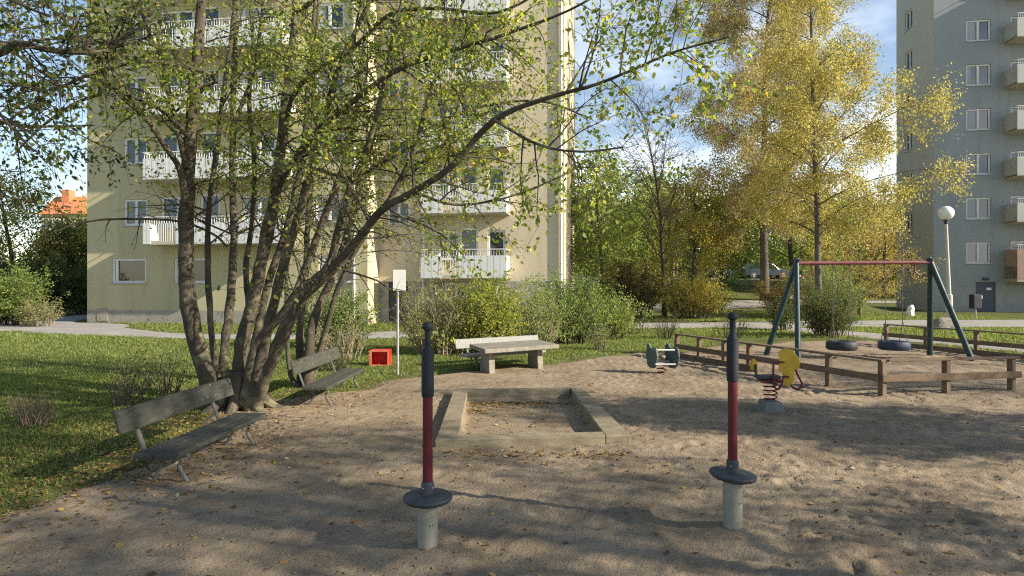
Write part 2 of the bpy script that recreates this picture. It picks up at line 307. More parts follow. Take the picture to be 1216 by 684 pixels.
SANDP = np.array([(-4.35, 2.0), (-4.2, 3.6), (-4.05, 5.0), (-3.72, 6.0), (-3.62, 7.0), (-3.95, 8.0), (-4.35, 8.8), (-4.1, 9.7), (-3.3, 10.1), (-2.55, 10.6),
    (-2.5, 11.5), (-1.45, 12.35), (-0.6, 13.3), (0.77, 13.9), (1.8, 14.8), (3.2, 16.0), (4.1, 15.7), (5.4, 17.6), (8.6, 19.0), (10.9, 19.2),
    (11.2, 17.0), (12.3, 13.6), (14.0, 9.0), (22, 6.0), (22, -6), (-4.6, -6)])
def sdist(X, Y, P=SANDP):
    """signed distance to a polygon (positive inside)"""
    d = np.full(X.shape, 1e9); ins = np.zeros(X.shape, bool); n = len(P)
    for i in range(n):
        a, b = P[i], P[(i + 1) % n]; ab = b - a; L2 = ab @ ab
        t = np.clip(((X - a[0]) * ab[0] + (Y - a[1]) * ab[1]) / L2, 0, 1)
        d = np.minimum(d, np.hypot(X - a[0] - t * ab[0], Y - a[1] - t * ab[1]))
        c = ((a[1] > Y) != (b[1] > Y)); xs = a[0] + (Y - a[1]) * (b[0] - a[0]) / (b[1] - a[1] + 1e-12)
        ins ^= c & (X < xs)
    return np.where(ins, d, -d)
def terrain(X, Y):
    m = ss(3.5, 8, X - 0.16 * (Y - 28)) * (1 - ss(19, 23, X - 0.17 * (Y - 37)))
    return 1.95 * ss(29.5, 50, Y) * m + 9.0 * ss(58, 150, Y) * (1 - 0.6 * ss(5, -25, X))
def lawn_z(X, Y):
    s = sdist(X, Y) + 0.35 * N1(X * 1.6, Y * 1.6) + 0.25 * N2(X * 5, Y * 5)
    return terrain(X, Y) + 0.012 * N1(X * 0.9, Y * 0.9) - 0.09 * ss(-0.08, 0.5, s) + 0.022 * np.clip(N3(X * 3, Y * 3), -1, 1) * ss(0.8, 0.1, s) * ss(-2.5, -0.2, s)

def axis(*segs):
    out = []
    for a, b, st in segs: out.append(np.arange(a, b - 1e-6, st))
    return np.concatenate(out + [[segs[-1][1]]])
def grid(name, xs, ys, zf, m):
    X, Y = np.meshgrid(xs, ys); Z = zf(X, Y); nx, ny = len(xs), len(ys)
    V = np.stack([X, Y, Z], -1).reshape(-1, 3); i = np.arange(nx - 1)[None, :] + np.arange(ny - 1)[:, None] * nx
    Fc = np.stack([i, i + 1, i + 1 + nx, i + nx], -1).reshape(-1, 4)
    return V, Fc
V, Fc = grid('lawn', axis((-400, -60, 20), (-60, -24, 2), (-24, -9, .4), (-9, 15, .13), (15, 40, .5), (40, 60, 2), (60, 400, 20)),
             axis((-30, 0, 2), (0, 4, .3), (4, 20, .13), (20, 60, .5), (60, 200, 4), (200, 900, 50)), lawn_z, None)
tag(fast('lawn', V, Fc, M['lawn'], smooth=True), kind='structure')

# sandpit frame corners (top plane 0.13 m)
PIT = [np.array([-0.83, 6.8]), np.array([1.27, 7.0]), np.array([1.13, 10.17]), np.array([-0.92, 10.02])]
pit_in = np.array([PIT[0] + (.24, .2), PIT[1] + (-.24, .2), PIT[2] + (-.2, -.14), PIT[3] + (.22, -.14)])
feet = rng.random((1500, 2)) * [17, 13] + [-4.5, 2.5]; fang = rng.random(1500) * 6.283; fdep = rng.uniform(.004, .016, 1500)
def sand_z(X, Y):
    s = sdist(X, Y) + 0.3 * N2(X * 1.6, Y * 1.6)
    near = 1.0
    Z = 0.04 * N1(X * 0.55, Y * 0.55) + 0.02 * N2(X * 1.7, Y * 1.7) + 0.010 * N3(X * 5, Y * 5) + 0.010 * N4(X * 11, Y * 11) + 0.022 * N1(X * 23, Y * 23) * (N3(X * 2.1 + 7, Y * 2.1) + .75) - 0.03 * np.maximum(N2(X * 14 + 3, Y * 14) - .12, 0) + 0.02 * rng.random(X.shape) * (N2(X * 3, Y * 3) + .6)
    for (a, b), q, d in zip(feet, fang, fdep):
        w = (np.abs(X - a) < .3) & (np.abs(Y - b) < .3)
        if not w.any(): continue
        u = (X[w] - a) * math.cos(q) + (Y[w] - b) * math.sin(q); v = -(X[w] - a) * math.sin(q) + (Y[w] - b) * math.cos(q)
        r = np.sqrt((u / .14) ** 2 + (v / .06) ** 2)
        Z[w] += d * (-np.exp(-r ** 2 * 1.3) + 0.75 * np.exp(-(r - 1.5) ** 2 * 5))
    rough = 0.5 + 0.45 * ss(0, 2.5, X) + 0.2 * ss(8, 3, Y)
    Z = Z * rough
    pit = sdist(X, Y, pit_in); Z = np.where(pit > -0.05, Z * 0.5 - 0.045 * ss(-0.03, 0.05, pit), Z)
    out = (sdist(X, Y, np.array(PIT)) > -0.12) & (pit <= 0.0)
    Z = np.where(out, np.minimum(Z, 0.01), Z)
    for bx, by in ((-.57, 4.27), (1.61, 4.61)):
        r_ = np.hypot(X - bx, Y - by); Z = Z + .03 * np.exp(-(r_ / .13) ** 2) - .03 * np.exp(-((r_ - .42) / .16) ** 2)
    return Z - 0.10 * ss(0.3, -0.25, s)
V, Fc = grid('sand', axis((-5.6, -4.6, .1), (-4.6, 6.5, .034), (6.5, 13, .07), (13, 22, .25)), axis((-6, 2.2, .5), (2.2, 8.5, .034), (8.5, 12, .05), (12, 19.6, .09)), sand_z, None)
keep = sdist(V[Fc].mean(1)[:, 0], V[Fc].mean(1)[:, 1]) > -0.7
tag(fast('sand', V, Fc[keep], M['sand'], smooth=True), kind='structure')

def strip(name, pts, m, dz=0.02):
    """path sheet: (x, y, half width) along a centre line"""
    P = catmull(np.array(pts, float), 8); c = P[:, :2]; T = np.gradient(c, axis=0); T /= np.linalg.norm(T, axis=1)[:, None]
    Nn = np.stack([-T[:, 1], T[:, 0]], 1); rows = []
    for k in np.linspace(-1, 1, 9):
        wob = 1 + 0.06 * N1(c[:, 0] * 1.3 + 9 * k, c[:, 1] * 1.3) * 2
        q = c + Nn * (P[:, 2] * k * wob)[:, None]; z = terrain(q[:, 0], q[:, 1]) + dz - 0.03 * (abs(k) > 0.99)
        rows.append(np.concatenate([q, z[:, None]], 1))
    R = np.stack(rows, 1); n, k = R.shape[:2]; i = np.arange(k - 1)[None] + np.arange(n - 1)[:, None] * k
    return tag(fast(name, R.reshape(-1, 3), np.stack([i, i + k, i + k + 1, i + 1][::-1], -1).reshape(-1, 4), m, smooth=True), kind='structure')
def catmull(P, k=6):
    P = np.asarray(P, float)
    if len(P) < 3: return P
    Q = np.concatenate([[2 * P[0] - P[1]], P, [2 * P[-1] - P[-2]]]); out = []
    for i in range(1, len(Q) - 2):
        for t in np.arange(k) / k:
            out.append(0.5 * ((2 * Q[i]) + (-Q[i - 1] + Q[i + 1]) * t + (2 * Q[i - 1] - 5 * Q[i] + 4 * Q[i + 1] - Q[i + 2]) * t * t + (-Q[i - 1] + 3 * Q[i] - 3 * Q[i + 1] + Q[i + 2]) * t ** 3))
    out.append(P[-1]); return np.array(out)
strip('path', [(-34, 27, 2.2), (-19, 25.2, 2.4), (-15.7, 23.2, 1.5), (-10.7, 20.7, .8), (-5.8, 20.9, 1.4), (0, 23, 1.3), (4, 25.4, 1.6), (10, 26.3, 1.7), (16, 26.9, 2.2), (24, 27.2, 2.5), (38, 26.5, 2.5)], M['path'], 0.022)
strip('footpath', [(9.6, 25.4, .9), (11.6, 21.6, .9), (13.4, 17.6, .9), (14.9, 13, .95), (16.2, 8, 1)], M['path'], 0.03)
strip('back_path', [(-19.6, 26.5, 1.0), (-21.6, 31, 1.1), (-22.5, 45, 1.1)], M['path'], 0.03)
strip('road', [(2, 36, 1.2), (9, 35.5, 1.2), (16, 37, 1.2), (19, 40, 1.2)], M['path'], 0.03)
strip('car_park', [(-2, 56, 3), (10, 55, 3), (22, 54.5, 3), (34, 55, 3)], M['path'], 0.05)

# ------------------------------------------------------------------ foliage helpers
def unit(v): return v / (np.linalg.norm(v, axis=-1, keepdims=True) + 1e-12)
def leaf_mesh(name, P, D, size, m, parent, near=False, aspect=0.55):
    N = len(P); D = unit(D); R = unit(np.cross(D, rng.normal(size=(N, 3)))); U = np.cross(R, D)
    size = np.broadcast_to(size, (N,)); l = (D * size[:, None]); w = R * (size * aspect)[:, None]; b = U * (size * 0.1)[:, None]
    if near:
        K = [(0, 0, 0), (.3, .46, 1), (.68, .36, 1), (1, 0, -.6), (.68, -.36, 1), (.3, -.46, 1)]
    else:
        K = [(0, 0, 0), (.45, .5, .6), (1, 0, -.3), (.45, -.5, .6)]
    V = np.stack([P + l * a + w * c + b * d for a, c, d in K], 1); k = len(K)
    return fast(name, V.reshape(-1, 3), np.arange(N * k).reshape(N, k), m, parent)

class Plant:
    """collects branch tubes and leaf positions"""
    def __init__(s): s.mb = MB(); s.tw = MB(); s.P = []; s.D = []
    def path(s, p, d, L, n, wob, bend):
        """polyline from p, first direction d, per-step random wobble and bend vector"""
        st = L / n; out = [p]; d = unit(np.asarray(d, float)); bend = np.asarray(bend, float)
        for i in range(n):
            d = unit(d + rng.normal(size=3) * wob + bend / n); p = p + d * st; out.append(p)
        return np.array(out)
    def leaves_on(s, pl, per_m, spread, hang):
        seg = np.linalg.norm(np.diff(pl, axis=0), axis=1); n = max(1, int(seg.sum() * per_m + rng.random()))
        t = rng.random(n) ** 0.8 * (len(pl) - 1); i = np.minimum(t.astype(int), len(pl) - 2); f = (t - i)[:, None]
        P = pl[i] * (1 - f) + pl[i + 1] * f; d = unit(pl[i + 1] - pl[i])
        s.P.append(P + rng.normal(size=(n, 3)) * spread); s.D.append(unit(d * 0.6 + rng.normal(size=(n, 3)) * 0.8 + np.array([0, 0, -hang])))
    def spawn(s, pl, rad, n, t0, Lr, up, out_w, levels, per_m, spread=0.02, hang=0.3, droop=(0, 0, -0.3), wob=0.12, taper=0.5, nseg=5, rmin=0.0035, sides=4, fwd=0.5, sub=5.0):
        """side branches along a limb; the last level carries the leaves"""
        k = len(pl)
        for _ in range(n):
            t = t0 + (1 - t0) * rng.random(); x = t * (k - 1); i = min(int(x), k - 2); f = x - i
            p = pl[i] * (1 - f) + pl[i + 1] * f; tg = unit(pl[i + 1] - pl[i]); r = rad[i] * (1 - f) + rad[i + 1] * f
            side = rng.normal(size=3); side = unit(side - tg * (side @ tg))
            d = unit(tg * fwd + side * out_w + np.array([0, 0, up])); L = rng.uniform(*Lr) * (1 - taper * t)
            q = s.path(p, d, L, nseg, wob, droop); r0 = min(r * 0.6, rmin + 0.009 * L)
            rr = np.linspace(max(r0, rmin), rmin * 0.6, len(q)); (s.mb if r0 > 0.012 else s.tw).tube(q, rr, sides if r0 > .008 else 3, cap=False)
            if levels > 1:
                s.spawn(q, rr, max(2, int(L * sub)), 0.15, (Lr[0] * 0.35, Lr[1] * 0.38), up * 0.3, out_w, levels - 1, per_m, spread, hang, droop, wob * 1.2, 0.3, 4, rmin * 0.7, 3, 0.8, sub)
                if per_m: s.leaves_on(q[-2:], per_m, spread, hang)
            elif per_m: s.leaves_on(q, per_m, spread, hang)
    def finish(s, root, barkm, twigm, leafm, size, near=False, aspect=0.55, trunk='trunk', crown='crown', keep=None):
        if s.mb.v: s.mb.build(trunk, barkm, root, smooth=True)
        if s.tw.v: s.tw.build('twigs', twigm, root)
        if s.P and leafm:
            P, D = np.concatenate(s.P), np.concatenate(s.D)
            if keep is not None:
                k = keep(P); P, D = P[k], D[k]
            sz = rng.uniform(size[0], size[1], len(P))
            leaf_mesh(crown, P, D, sz, leafm, root, near, aspect)

# ------------------------------------------------------------------ buildings
class Facade:
    def __init__(s, O, a, d=None):
        s.O = np.array([O[0], O[1], 0.0]); a = math.radians(a); s.d = np.array([math.cos(a), -math.sin(a), 0]); s.n = np.array([-math.sin(a), -math.cos(a), 0])
    def side(s, at_s, w=0.0):
        """the face that turns the corner to the right and runs back"""
        f = Facade((0, 0), 0); f.O = s.O + s.d * at_s + s.n * w; f.d = -s.n; f.n = s.d; return f
    def p(s, u, z, o=0.0): return s.O + s.d * u + s.n * o + np.array([0, 0, z])
    def box(s, mb, u0, u1, z0, z1, o0, o1): return mb.obox(s.p(u0, z0, o0), s.d * (u1 - u0), np.array([0, 0, z1 - z0]), s.n * (o1 - o0))
def wall(mb, f, u0, u1, z0, z1, holes, dep=0.14):
    us = sorted({u0, u1, *[h[0] for h in holes], *[h[1] for h in holes]}); zs = sorted({z0, z1, *[h[2] for h in holes], *[h[3] for h in holes]})
    us = [u for u in us if u0 <= u <= u1]; zs = [z for z in zs if z0 <= z <= z1]
    inh = lambda u, z: any(h[0] < u < h[1] and h[2] < z < h[3] for h in holes)
    for a, b in zip(us, us[1:]):
        for c, d in zip(zs, zs[1:]):
            if not inh((a + b) / 2, (c + d) / 2): mb.add([f.p(a, c), f.p(b, c), f.p(b, d), f.p(a, d)], [(0, 1, 2, 3)])
    for h in holes:
        a, b, c, d = h[:4]
        if not (u0 <= a and b <= u1 and z0 <= c and d <= z1): continue
        for (x0, y0), (x1, y1) in (((a, c), (a, d)), ((a, d), (b, d)), ((b, d), (b, c)), ((b, c), (a, c))):
            mb.add([f.p(x0, y0), f.p(x1, y1), f.p(x1, y1, -dep), f.p(x0, y0, -dep)], [(0, 1, 2, 3)])
def window(f, h, root, mull=(0.5,), dep=0.1, fm=None, curt=0.0, sill=True):
    a, b, c, d = h[:4]; mb = MB(); w = 0.09
    for u0, u1, z0, z1 in ((a, a + w, c, d), (b - w, b, c, d), (a + w, b - w, c, c + w), (a + w, b - w, d - w, d)): f.box(mb, u0, u1, z0, z1, -dep - .02, -dep + .05)
    for m in mull: u = a + (b - a) * m; f.box(mb, u - .06, u + .06, c + w, d - w, -dep - .02, -dep + .045)
    wo_ = mb.build('window', fm or M['frame'], root, bevel=0.008)
    g = MB(); f.box(g, a + .02, b - .02, c + .02, d - .02, -dep - .035, -dep - .012); g.build('pane', M['glass'], wo_)
    if curt:
        q = MB(); f.box(q, a + w, a + w + (b - a) * curt, c + w, d - w, -dep - .012, -dep - .008); q.build('curtain', M['curtain'], wo_)
    if sill:
        q = MB(); f.box(q, a - .04, b + .04, c - .035, c - .002, -dep + .02, .07); q.build('sill', M['steel'], wo_)
    return wo_
def balcony(f, u0, u1, zf, proj, ph, root, m, rails=None, slats=True, zs=0.16):
    """slab > parapet of vertical sheets, handrail, rail bars"""
    mb = MB(); f.box(mb, u0, u1, zf - zs, zf, 0.0, proj); b = mb.build('balcony', M['slab'], root, bevel=0.01)
    q = MB(); segs = [(u0, u1)]
    if rails: segs = [(u0, rails[0]), (rails[1], u1)]
    zt = zf + ph
    for a, c in segs:
        q = MB() if a != u0 else q
        n = max(1, int((c - a) / 0.13)); st = (c - a) / n
        for i in range(n): f.box(q, a + i * st + (.002 if slats else 0), a + (i + 1) * st - (.002 if slats else 0), zf - zs * 0.8, zt, proj - .02, proj + .012 + (.004 if i % 2 and slats else 0))
        e_ = u0 if a == u0 else u1 - .025
        f.box(q, e_, e_ + .025, zf - zs * .8, zt, .02, proj - .03)
        if c == u1 and a == u0: f.box(q, u1 - .025, u1, zf - zs * .8, zt, .02, proj - .03)
        q.build('parapet', m, b)
    h = MB(); f.box(h, u0, u1, zt + .24, zt + .275, proj - .03, proj + .02)
    for u in np.arange(u0 + .05, u1, .11): f.box(h, u, u + .018, zt - .02, zt + .24, proj - .015, proj + .003)
    for a in (u0, u1 - .02): f.box(h, a, a + .02, zt + .24, zt + .275, .0, proj - .03)
    if rails:
        for u in np.arange(rails[0] + .03, rails[1], .1): f.box(h, u, u + .03, zf, zt, proj - .02, proj)
    h.build('handrail', M['frame'], b)
    return b

# yellow block
A1 = 7.5
FL = Facade((-18.5, 27.5), A1); SL = 12.7
root = thing('apartment_building', (-8, 30, 0), 'pale yellow rendered apartment block with stacked white balconies behind the multi-stemmed tree', 'building')
FR = Facade((0, 0), A1); FR.O = FL.p(SL, 0, -1.3); SR = 7.96
PITCH, ZT = 2.65, 20.6
wl, holesL, holesR, wins = MB(), [], [], []
holesL += [(1.18, 2.8, 1.73, 2.78), (4.1, 5.6, 1.73, 2.78), (10.6, 12.2, 1.75, 2.85)]
wins += [(FL, h, (0.12,), 0) for h in holesL]
for k in range(6):
    z = 3.45 + k * PITCH
    for h, mu, cu in (((1.75, 2.85, z + .75, z + 1.88), (.5,), 0), ((3.5, 5.0, z + .7, z + 1.95), (.5,), 0), ((5.3, 6.2, z + .05, z + 2.05), (), 0), ((7.2, 8.7, z + .7, z + 1.95), (.5,), .4), ((10.4, 11.7, z + .8, z + 1.9), (.5,), .3)):
        holesL.append(h); wins.append((FL, h, mu, cu))
    z = 2.0 + k * PITCH
    for h, mu in (((2.6, 3.5, z + .7, z + 1.95), (.5,)), ((3.55, 4.35, z + .05, z + 2.05), ()), ((4.75, 5.5, z + .7, z + 1.95), ()), ((.4, 1.4, z + 2.2, z + 3.2), (.5,))):
        if z < ZT - 3.5: holesR.append(h); wins.append((FR, h, mu, 0))
holesR += [(2.9, 3.9, 1.1, 1.75), (4.8, 5.5, 1.1, 1.75)]; wins += [(FR, h, (.5,), 0) for h in holesR[-2:]]
wall(wl, FL, 0, SL, .55, ZT, holesL)
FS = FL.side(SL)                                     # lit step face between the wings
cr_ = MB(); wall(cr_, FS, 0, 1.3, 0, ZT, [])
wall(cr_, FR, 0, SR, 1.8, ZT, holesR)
FE = FR.side(SR); he = []
for k in range(7):
    z = 1.6 + k * PITCH
    for a, b in ((3.2, 5.4), (7.6, 9.8)):
        if z + 2 < ZT: he.append((a, b, z + .75, z + 1.95)); wins.append((FE, he[-1], (.5,), 0))
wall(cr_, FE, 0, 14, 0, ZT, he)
doorh = (.45, 1.3, .1, 1.78)
pl = MB(); wall(pl, FL, 0, SL, -.1, .55, [], 0); wall(pl, FR, 0, SR, -.3, 1.8, [h for h in holesR if h[3] < 1.79] + [doorh])
FLm = MB()                                           # left end and back walls, roof
a, b, c, d = FL.p(0, 0), FL.p(0, 0, -14), FR.p(SR, 0, -14), FL.p(SL, 0, -1.3)
wl.add([b, a, a + [0, 0, ZT], b + [0, 0, ZT]], [(0, 1, 2, 3)]); wl.add([c, b, b + [0, 0, ZT], c + [0, 0, ZT]], [(0, 1, 2, 3)])
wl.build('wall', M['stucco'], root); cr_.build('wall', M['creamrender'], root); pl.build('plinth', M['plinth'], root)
rf = MB(); FL.box(rf, -.3, SL + .25, ZT, ZT + .25, -14.3, .35); FR.box(rf, .26, SR + .3, ZT, ZT + .25, -12.99, .3); rf.build('roof', M['darkgrey'], root)
for f, h, mu, cu in wins: window(f, h, root, mu, curt=cu)
dm = MB(); FR.box(dm, *doorh[:2], doorh[2], doorh[3], -.12, -.07); dd = dm.build('door', M['darkgrey'], root)
hm = MB(); FR.box(hm, 1.18, 1.22, .85, 1.05, -.07, -.02); hm.build('handle', M['steel'], dd)
for k in range(6):
    balcony(FL, 3.55, 9.6, 3.45 + k * PITCH, 1.15, .72, root, M['balcony'], rails=(3.9, 5.0) if k in (0, 3) else None)
    if k < 6: balcony(FR, 2.15, 5.7, 2.06 + k * PITCH, 1.0, .78, root, M['balcony'], rails=(3.05, 3.75))
for f, u in ((FR, 2.0), (FR, SR - .12), (FL, SL - .55)):
    t = MB(); t.tube([f.p(u, .1, .07), f.p(u, ZT, .07)], .05, 8); t.build('drainpipe', M['frame'], root, smooth=True)
sc = MB(); FL.box(sc, SL + .003, SL + .05, 0, ZT, -.35, .02); hb = MB(); FL.box(hb, .5, 1.0, .08, .62, .004, .02); hb.build('hatch', M['plinth'], root)

# grey tower
A2 = 10.0
FT = Facade((25.1, 37.6), A2)
root = thing('tower_block', (32, 42, 0), 'tall blue grey apartment tower with dark entrance door behind the lamp post', 'building')
FTs = Facade((0, 0), 0); FTs.O = FT.p(0, 0, -5.2); FTs.d = FT.n; FTs.n = -FT.d      # left face, running from the back corner to the front
hs_, wns = [], []
ZB = 31.0
for k in range(9):
    z = 2.85 + k * 2.62; h = (1.75, 3.05, z, z + 1.25); hs_.append(h); wns.append((FT, h, (.5,), (0, .22, 0, .3, .15, .35, 0, .2, 0)[k]))
    h = (4.1, 6.3, z - .3, z + 1.3); hs_.append(h); wns.append((FT, h, (.35, .68), 0))
dh = (2.25, 3.3, -.1, 1.75)
g = MB(); wall(g, FT, 0, 14, 1.75, ZB, hs_); g.build('wall', M['grey'], root)
hl = []
for k in range(7):
    z = 2.4 + k * 2.62
    hl.append((1.3, 2.4, z, z + 1.2))
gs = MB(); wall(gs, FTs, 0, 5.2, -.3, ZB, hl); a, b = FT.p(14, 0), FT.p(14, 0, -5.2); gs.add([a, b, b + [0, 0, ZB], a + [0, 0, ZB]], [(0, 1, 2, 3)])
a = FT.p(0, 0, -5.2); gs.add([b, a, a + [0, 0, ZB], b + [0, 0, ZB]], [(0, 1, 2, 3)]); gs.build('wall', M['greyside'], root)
for h in hl: wns.append((FTs, h, (.5,), 0))
gp = MB(); wall(gp, FT, 0, 14, -.3, 1.75, [dh], .1); gp.build('plinth', M['greyplinth'], root)
for f, h, mu, cu in wns: window(f, h, root, mu, dep=.12, curt=cu)
dm = MB(); FT.box(dm, *dh[:2], dh[2], dh[3], -.09, -.05); dd = dm.build('door', M['door'], root)
q = MB(); FT.box(q, 2.85, 3.1, 1.28, 1.42, -.05, -.04); q.build('notice', M['signwhite'], dd)
q = MB(); FT.box(q, 2.33, 2.37, .85, 1.0, -.05, .0); q.build('handle', M['steel'], dd)
q = MB(); FT.box(q, 2.62, 2.9, 1.86, 2.0, 0, .16); q.build('lamp', M['darkgrey'], root)
for k in range(7):
    balcony(FT, 3.75, 9.5, 2.66 + k * 2.62, 1.25, .95, root, M['greybalcony'] if k else M['pinkbrick'], slats=False, zs=.14 if k else .9)
r = MB(); FT.box(r, -.3, 14.3, ZB, ZB + .3, -5.5, .3); r.build('roof', M['darkgrey'], root)

# house with an orange roof far left
def house(name, x, y, w, dpt, h, rh, wallm, label):
    r = thing(name, (x, y, float(terrain(np.array(x), np.array(y)))), label, 'house'); z0 = r.location.z
    m = MB(); m.box(x - w / 2, x + w / 2, y, y + dpt, z0 - 1, z0 + h); m.build('wall', wallm, r)
    q = MB(); q.prism([(-dpt * .55, 0), (dpt * .55, 0), (0, rh)], (x - w / 2 - .4, y + dpt / 2, z0 + h), (0, 1, 0), (0, 0, 1), (w + .8, 0, 0)); rr = q.build('roof', M['rooftile'], r)
    c = MB(); c.box(x - w * .28, x - w * .12, y + dpt * .3, y + dpt * .5, z0 + h + rh * .2, z0 + h + rh + 1.0); c.build('chimney', M['rooftile'], rr)
    for k in range(4):
        u = x - w * .36 + k * w * .24; f = Facade((u - .8, y), 0)
        g_ = MB(); f.box(g_, 0, 1.6, z0 + h - 2.4, z0 + h - .9, 0.002, .06); wn = g_.build('window', M['frame'], r)
        g_ = MB(); f.box(g_, .12, 1.48, z0 + h - 2.28, z0 + h - 1.02, .06, .07); g_.build('pane', M['glass'], wn)
house('house', -76.5, 108, 8, 8, 11.2, 3.6, M['creamrender'], 'orange roofed house with a chimney far beyond the left trees')

# ------------------------------------------------------------------ playground equipment
def spinner(loc, stub_h, tilt, label):
    r = thing('standing_spinner', loc, label, 'spinner', 'standing spinners on the sand')
    dz = stub_h
    MB().lathe([(.069, -.3), (.069, dz - .01), (.067, dz)], n=28).build('post', M['greypost'], r, smooth=True, local=True)
    for a, z in ((-1.2, dz * .55), (-.9, dz * .55)):
        MB().ball((.068 * math.cos(a), .068 * math.sin(a), z), .006, 8, 6).build('bolt', M['iron'], r, smooth=True, local=True)
    for a in (-2.2, -.6):
        MB().ball((.043 * math.cos(a), .043 * math.sin(a), dz + .1), .007, 8, 6).build('bolt', M['steel'], r, smooth=True, local=True)
    d = MB().lathe([(.06, dz - .02), (.11, dz - .01), (.15, dz + .006), (.164, dz + .02), (.168, dz + .032), (.163, dz + .043), (.14, dz + .05), (.05, dz + .056)], n=48).build('footplate', M['rubber'], r, smooth=True, local=True)
    if tilt:
        R = Matrix.Translation((0, 0, dz)) @ Matrix.Rotation(math.radians(tilt), 4, 'Y') @ Matrix.Translation((0, 0, -dz)); d.data.transform(R)
    b = dz + .05
    MB().lathe([(.043, b - .01), (.044, b + .075), (.036, b + .09)], n=24).build('collar', M['rubber'], r, smooth=True, local=True)
    MB().lathe([(.034, b), (.034, b + .7)], n=24).build('pole', M['redpaint'], r, smooth=True, local=True)
    MB().lathe([(.0395, b + .66), (.0415, b + .67), (.0425, b + .72), (.0415, b + .96), (.039, b + .975)], n=24).build('grip', M['grip'], r, smooth=True, local=True)
    MB().lathe([(.038, b + .97), (.026, b + 1.0), (.021, b + 1.02), (.02, b + 1.11), (.022, b + 1.115)], n=20).build('neck', M['grip'], r, smooth=True, local=True)
    MB().lathe([(.015, b + 1.105), (.033, b + 1.115), (.038, b + 1.132), (.034, b + 1.15), (.018, b + 1.163), (.002, b + 1.166)], n=20).build('knob', M['grip'], r, smooth=True, local=True)
    return r
spinner((-.57, 4.27, 0), .31, 0, 'red and black standing spinner with level grey footplate, in front of the sandpit')
spinner((1.61, 4.61, 0), .36, 5, 'red and black standing spinner with tilted footplate on a taller stub, near yellow spring rider')

# sandpit frame
r = thing('sandpit_frame', (0.1, 8.3, 0), 'low rectangle of weathered wooden boards round the sandpit', 'sandpit')
zt = .095
def plank(q, nm):
    b = MB(); n = 4; V = [np.array([*c, -.12]) for c in q] + [np.array([*c, zt]) for c in q]
    b.add(V, [(3, 2, 1, 0), (4, 5, 6, 7), (0, 1, 5, 4), (1, 2, 6, 5), (2, 3, 7, 6), (3, 0, 4, 7)]); b.build(nm, M['board'], r, bevel=.008)
p0, p1, p2, p3 = PIT
plank([p0, p1 + (-.24, -.03), p1 + (-.24, .17), p0 + (.0, .2)], 'board')
plank([p1 + (-.235, -.03), p1 + (.04, 0), p2, p2 + (-.2, 0)], 'board')
plank([p3 + (.225, -.14), p2 + (-.204, -.14), p2 + (-.204, 0), p3 + (.225, 0)], 'board')
plank([p0 + (0, .204), p0 + (.24, .204), p3 + (.22, 0), p3], 'board')

# benches: built along local +Y, seat to the right (local x), backrest at the left
def bench(loc, rz, label, Ls, seat_z, back_z, seatm, backm, wid=.38):
    r = thing('park_bench', loc, label, 'bench', 'park benches round the sand', rz)
    m = MB()
    for k in range(2): m.box(-wid / 2 + k * wid / 2 + .004, -wid / 2 + (k + 1) * wid / 2 - .004, 0, Ls, seat_z - .045, seat_z)
    m.build('seat', seatm, r, bevel=.008, local=True)
    b = MB(); O = np.array([-wid / 2 - .07, -.04, back_z - .19]); b.obox(O, (-.035, 0, .012), (0, Ls + .16, 0), (-.05, 0, .185)); b.build('backrest', backm, r, bevel=.008, local=True)
    for y in (.24, Ls - .26):
        for sgn in (-1, 1):
            q = MB(); e = wid / 2
            q.tube(catmull([(sgn * .03, y, seat_z - .062), (sgn * .09, y, seat_z - .075), (sgn * .115, y, seat_z - .12), (sgn * .085, y, seat_z - .17), (sgn * (e + .0), y, -.04)], 4), .018, 8); q.build('leg', M['legiron'], r, smooth=True, local=True)
        q = MB(); q.box(-wid / 2 - .06, wid / 2 - .02, y - .025, y + .025, seat_z - .068, seat_z - .046); q.build('bracket', M['legiron'], r, local=True)
        q = MB(); q.bar((-wid / 2 - .04, y, seat_z - .06), (-wid / 2 - .185, y, back_z - .02), .05, .014, (1, 0, 0.3)); q.build('backrest_support', M['iron'], r, local=True)
        for k in range(2):
            q = MB(); q.ball((-wid / 4 + k * wid / 2, y, seat_z + .001), .012, 8, 6, .5); q.build('bolt', M['iron'], r, smooth=True, local=True)
    return r
bench((-3.08, 5.42, 0), math.radians(-4), 'dark weathered bench with white flecks, nearest the camera, beside the big tree', 1.75, .31, .68, M['benchwood'], M['benchwood'])
bench((-2.8, 8.95, 0), math.radians(-2), 'dark weathered bench beside the smaller clump of stems, near the red crate', 1.95, .3, .66, M['benchwood'], M['benchwood'])
bench((-1.0, 13.05, 0), math.radians(-58), 'pale grey bench standing on the grass edge behind the stone table', 1.95, .28, .57, M['benchlight'], M['benchlight'])

# table
r = thing('stone_table', (.05, 12.6, 0), 'low table with a thick grey slab on two tapering stone legs', 'table')
Bc, dx, dy = np.array([-.51, 11.98, .44]), np.array([1.48, .98, 0]), np.array([-.37, 1.05, 0])
m = MB(); m.obox(Bc - [0, 0, .015], dx, dy, (0, 0, .08)); m.build('tabletop', M['stone'], r, bevel=.008)
for t in (.14, .8):
    c = Bc + dx * t + dy * .5; c[2] = 0; u = unit(dx); v = unit(dy)
    q = MB(); q.prism([(-.33, -.1), (.33, -.1), (.25, .424), (-.25, .424)], c - u * .07, v, (0, 0, 1), u * .14); q.build('leg', M['stone'], r, bevel=.015)

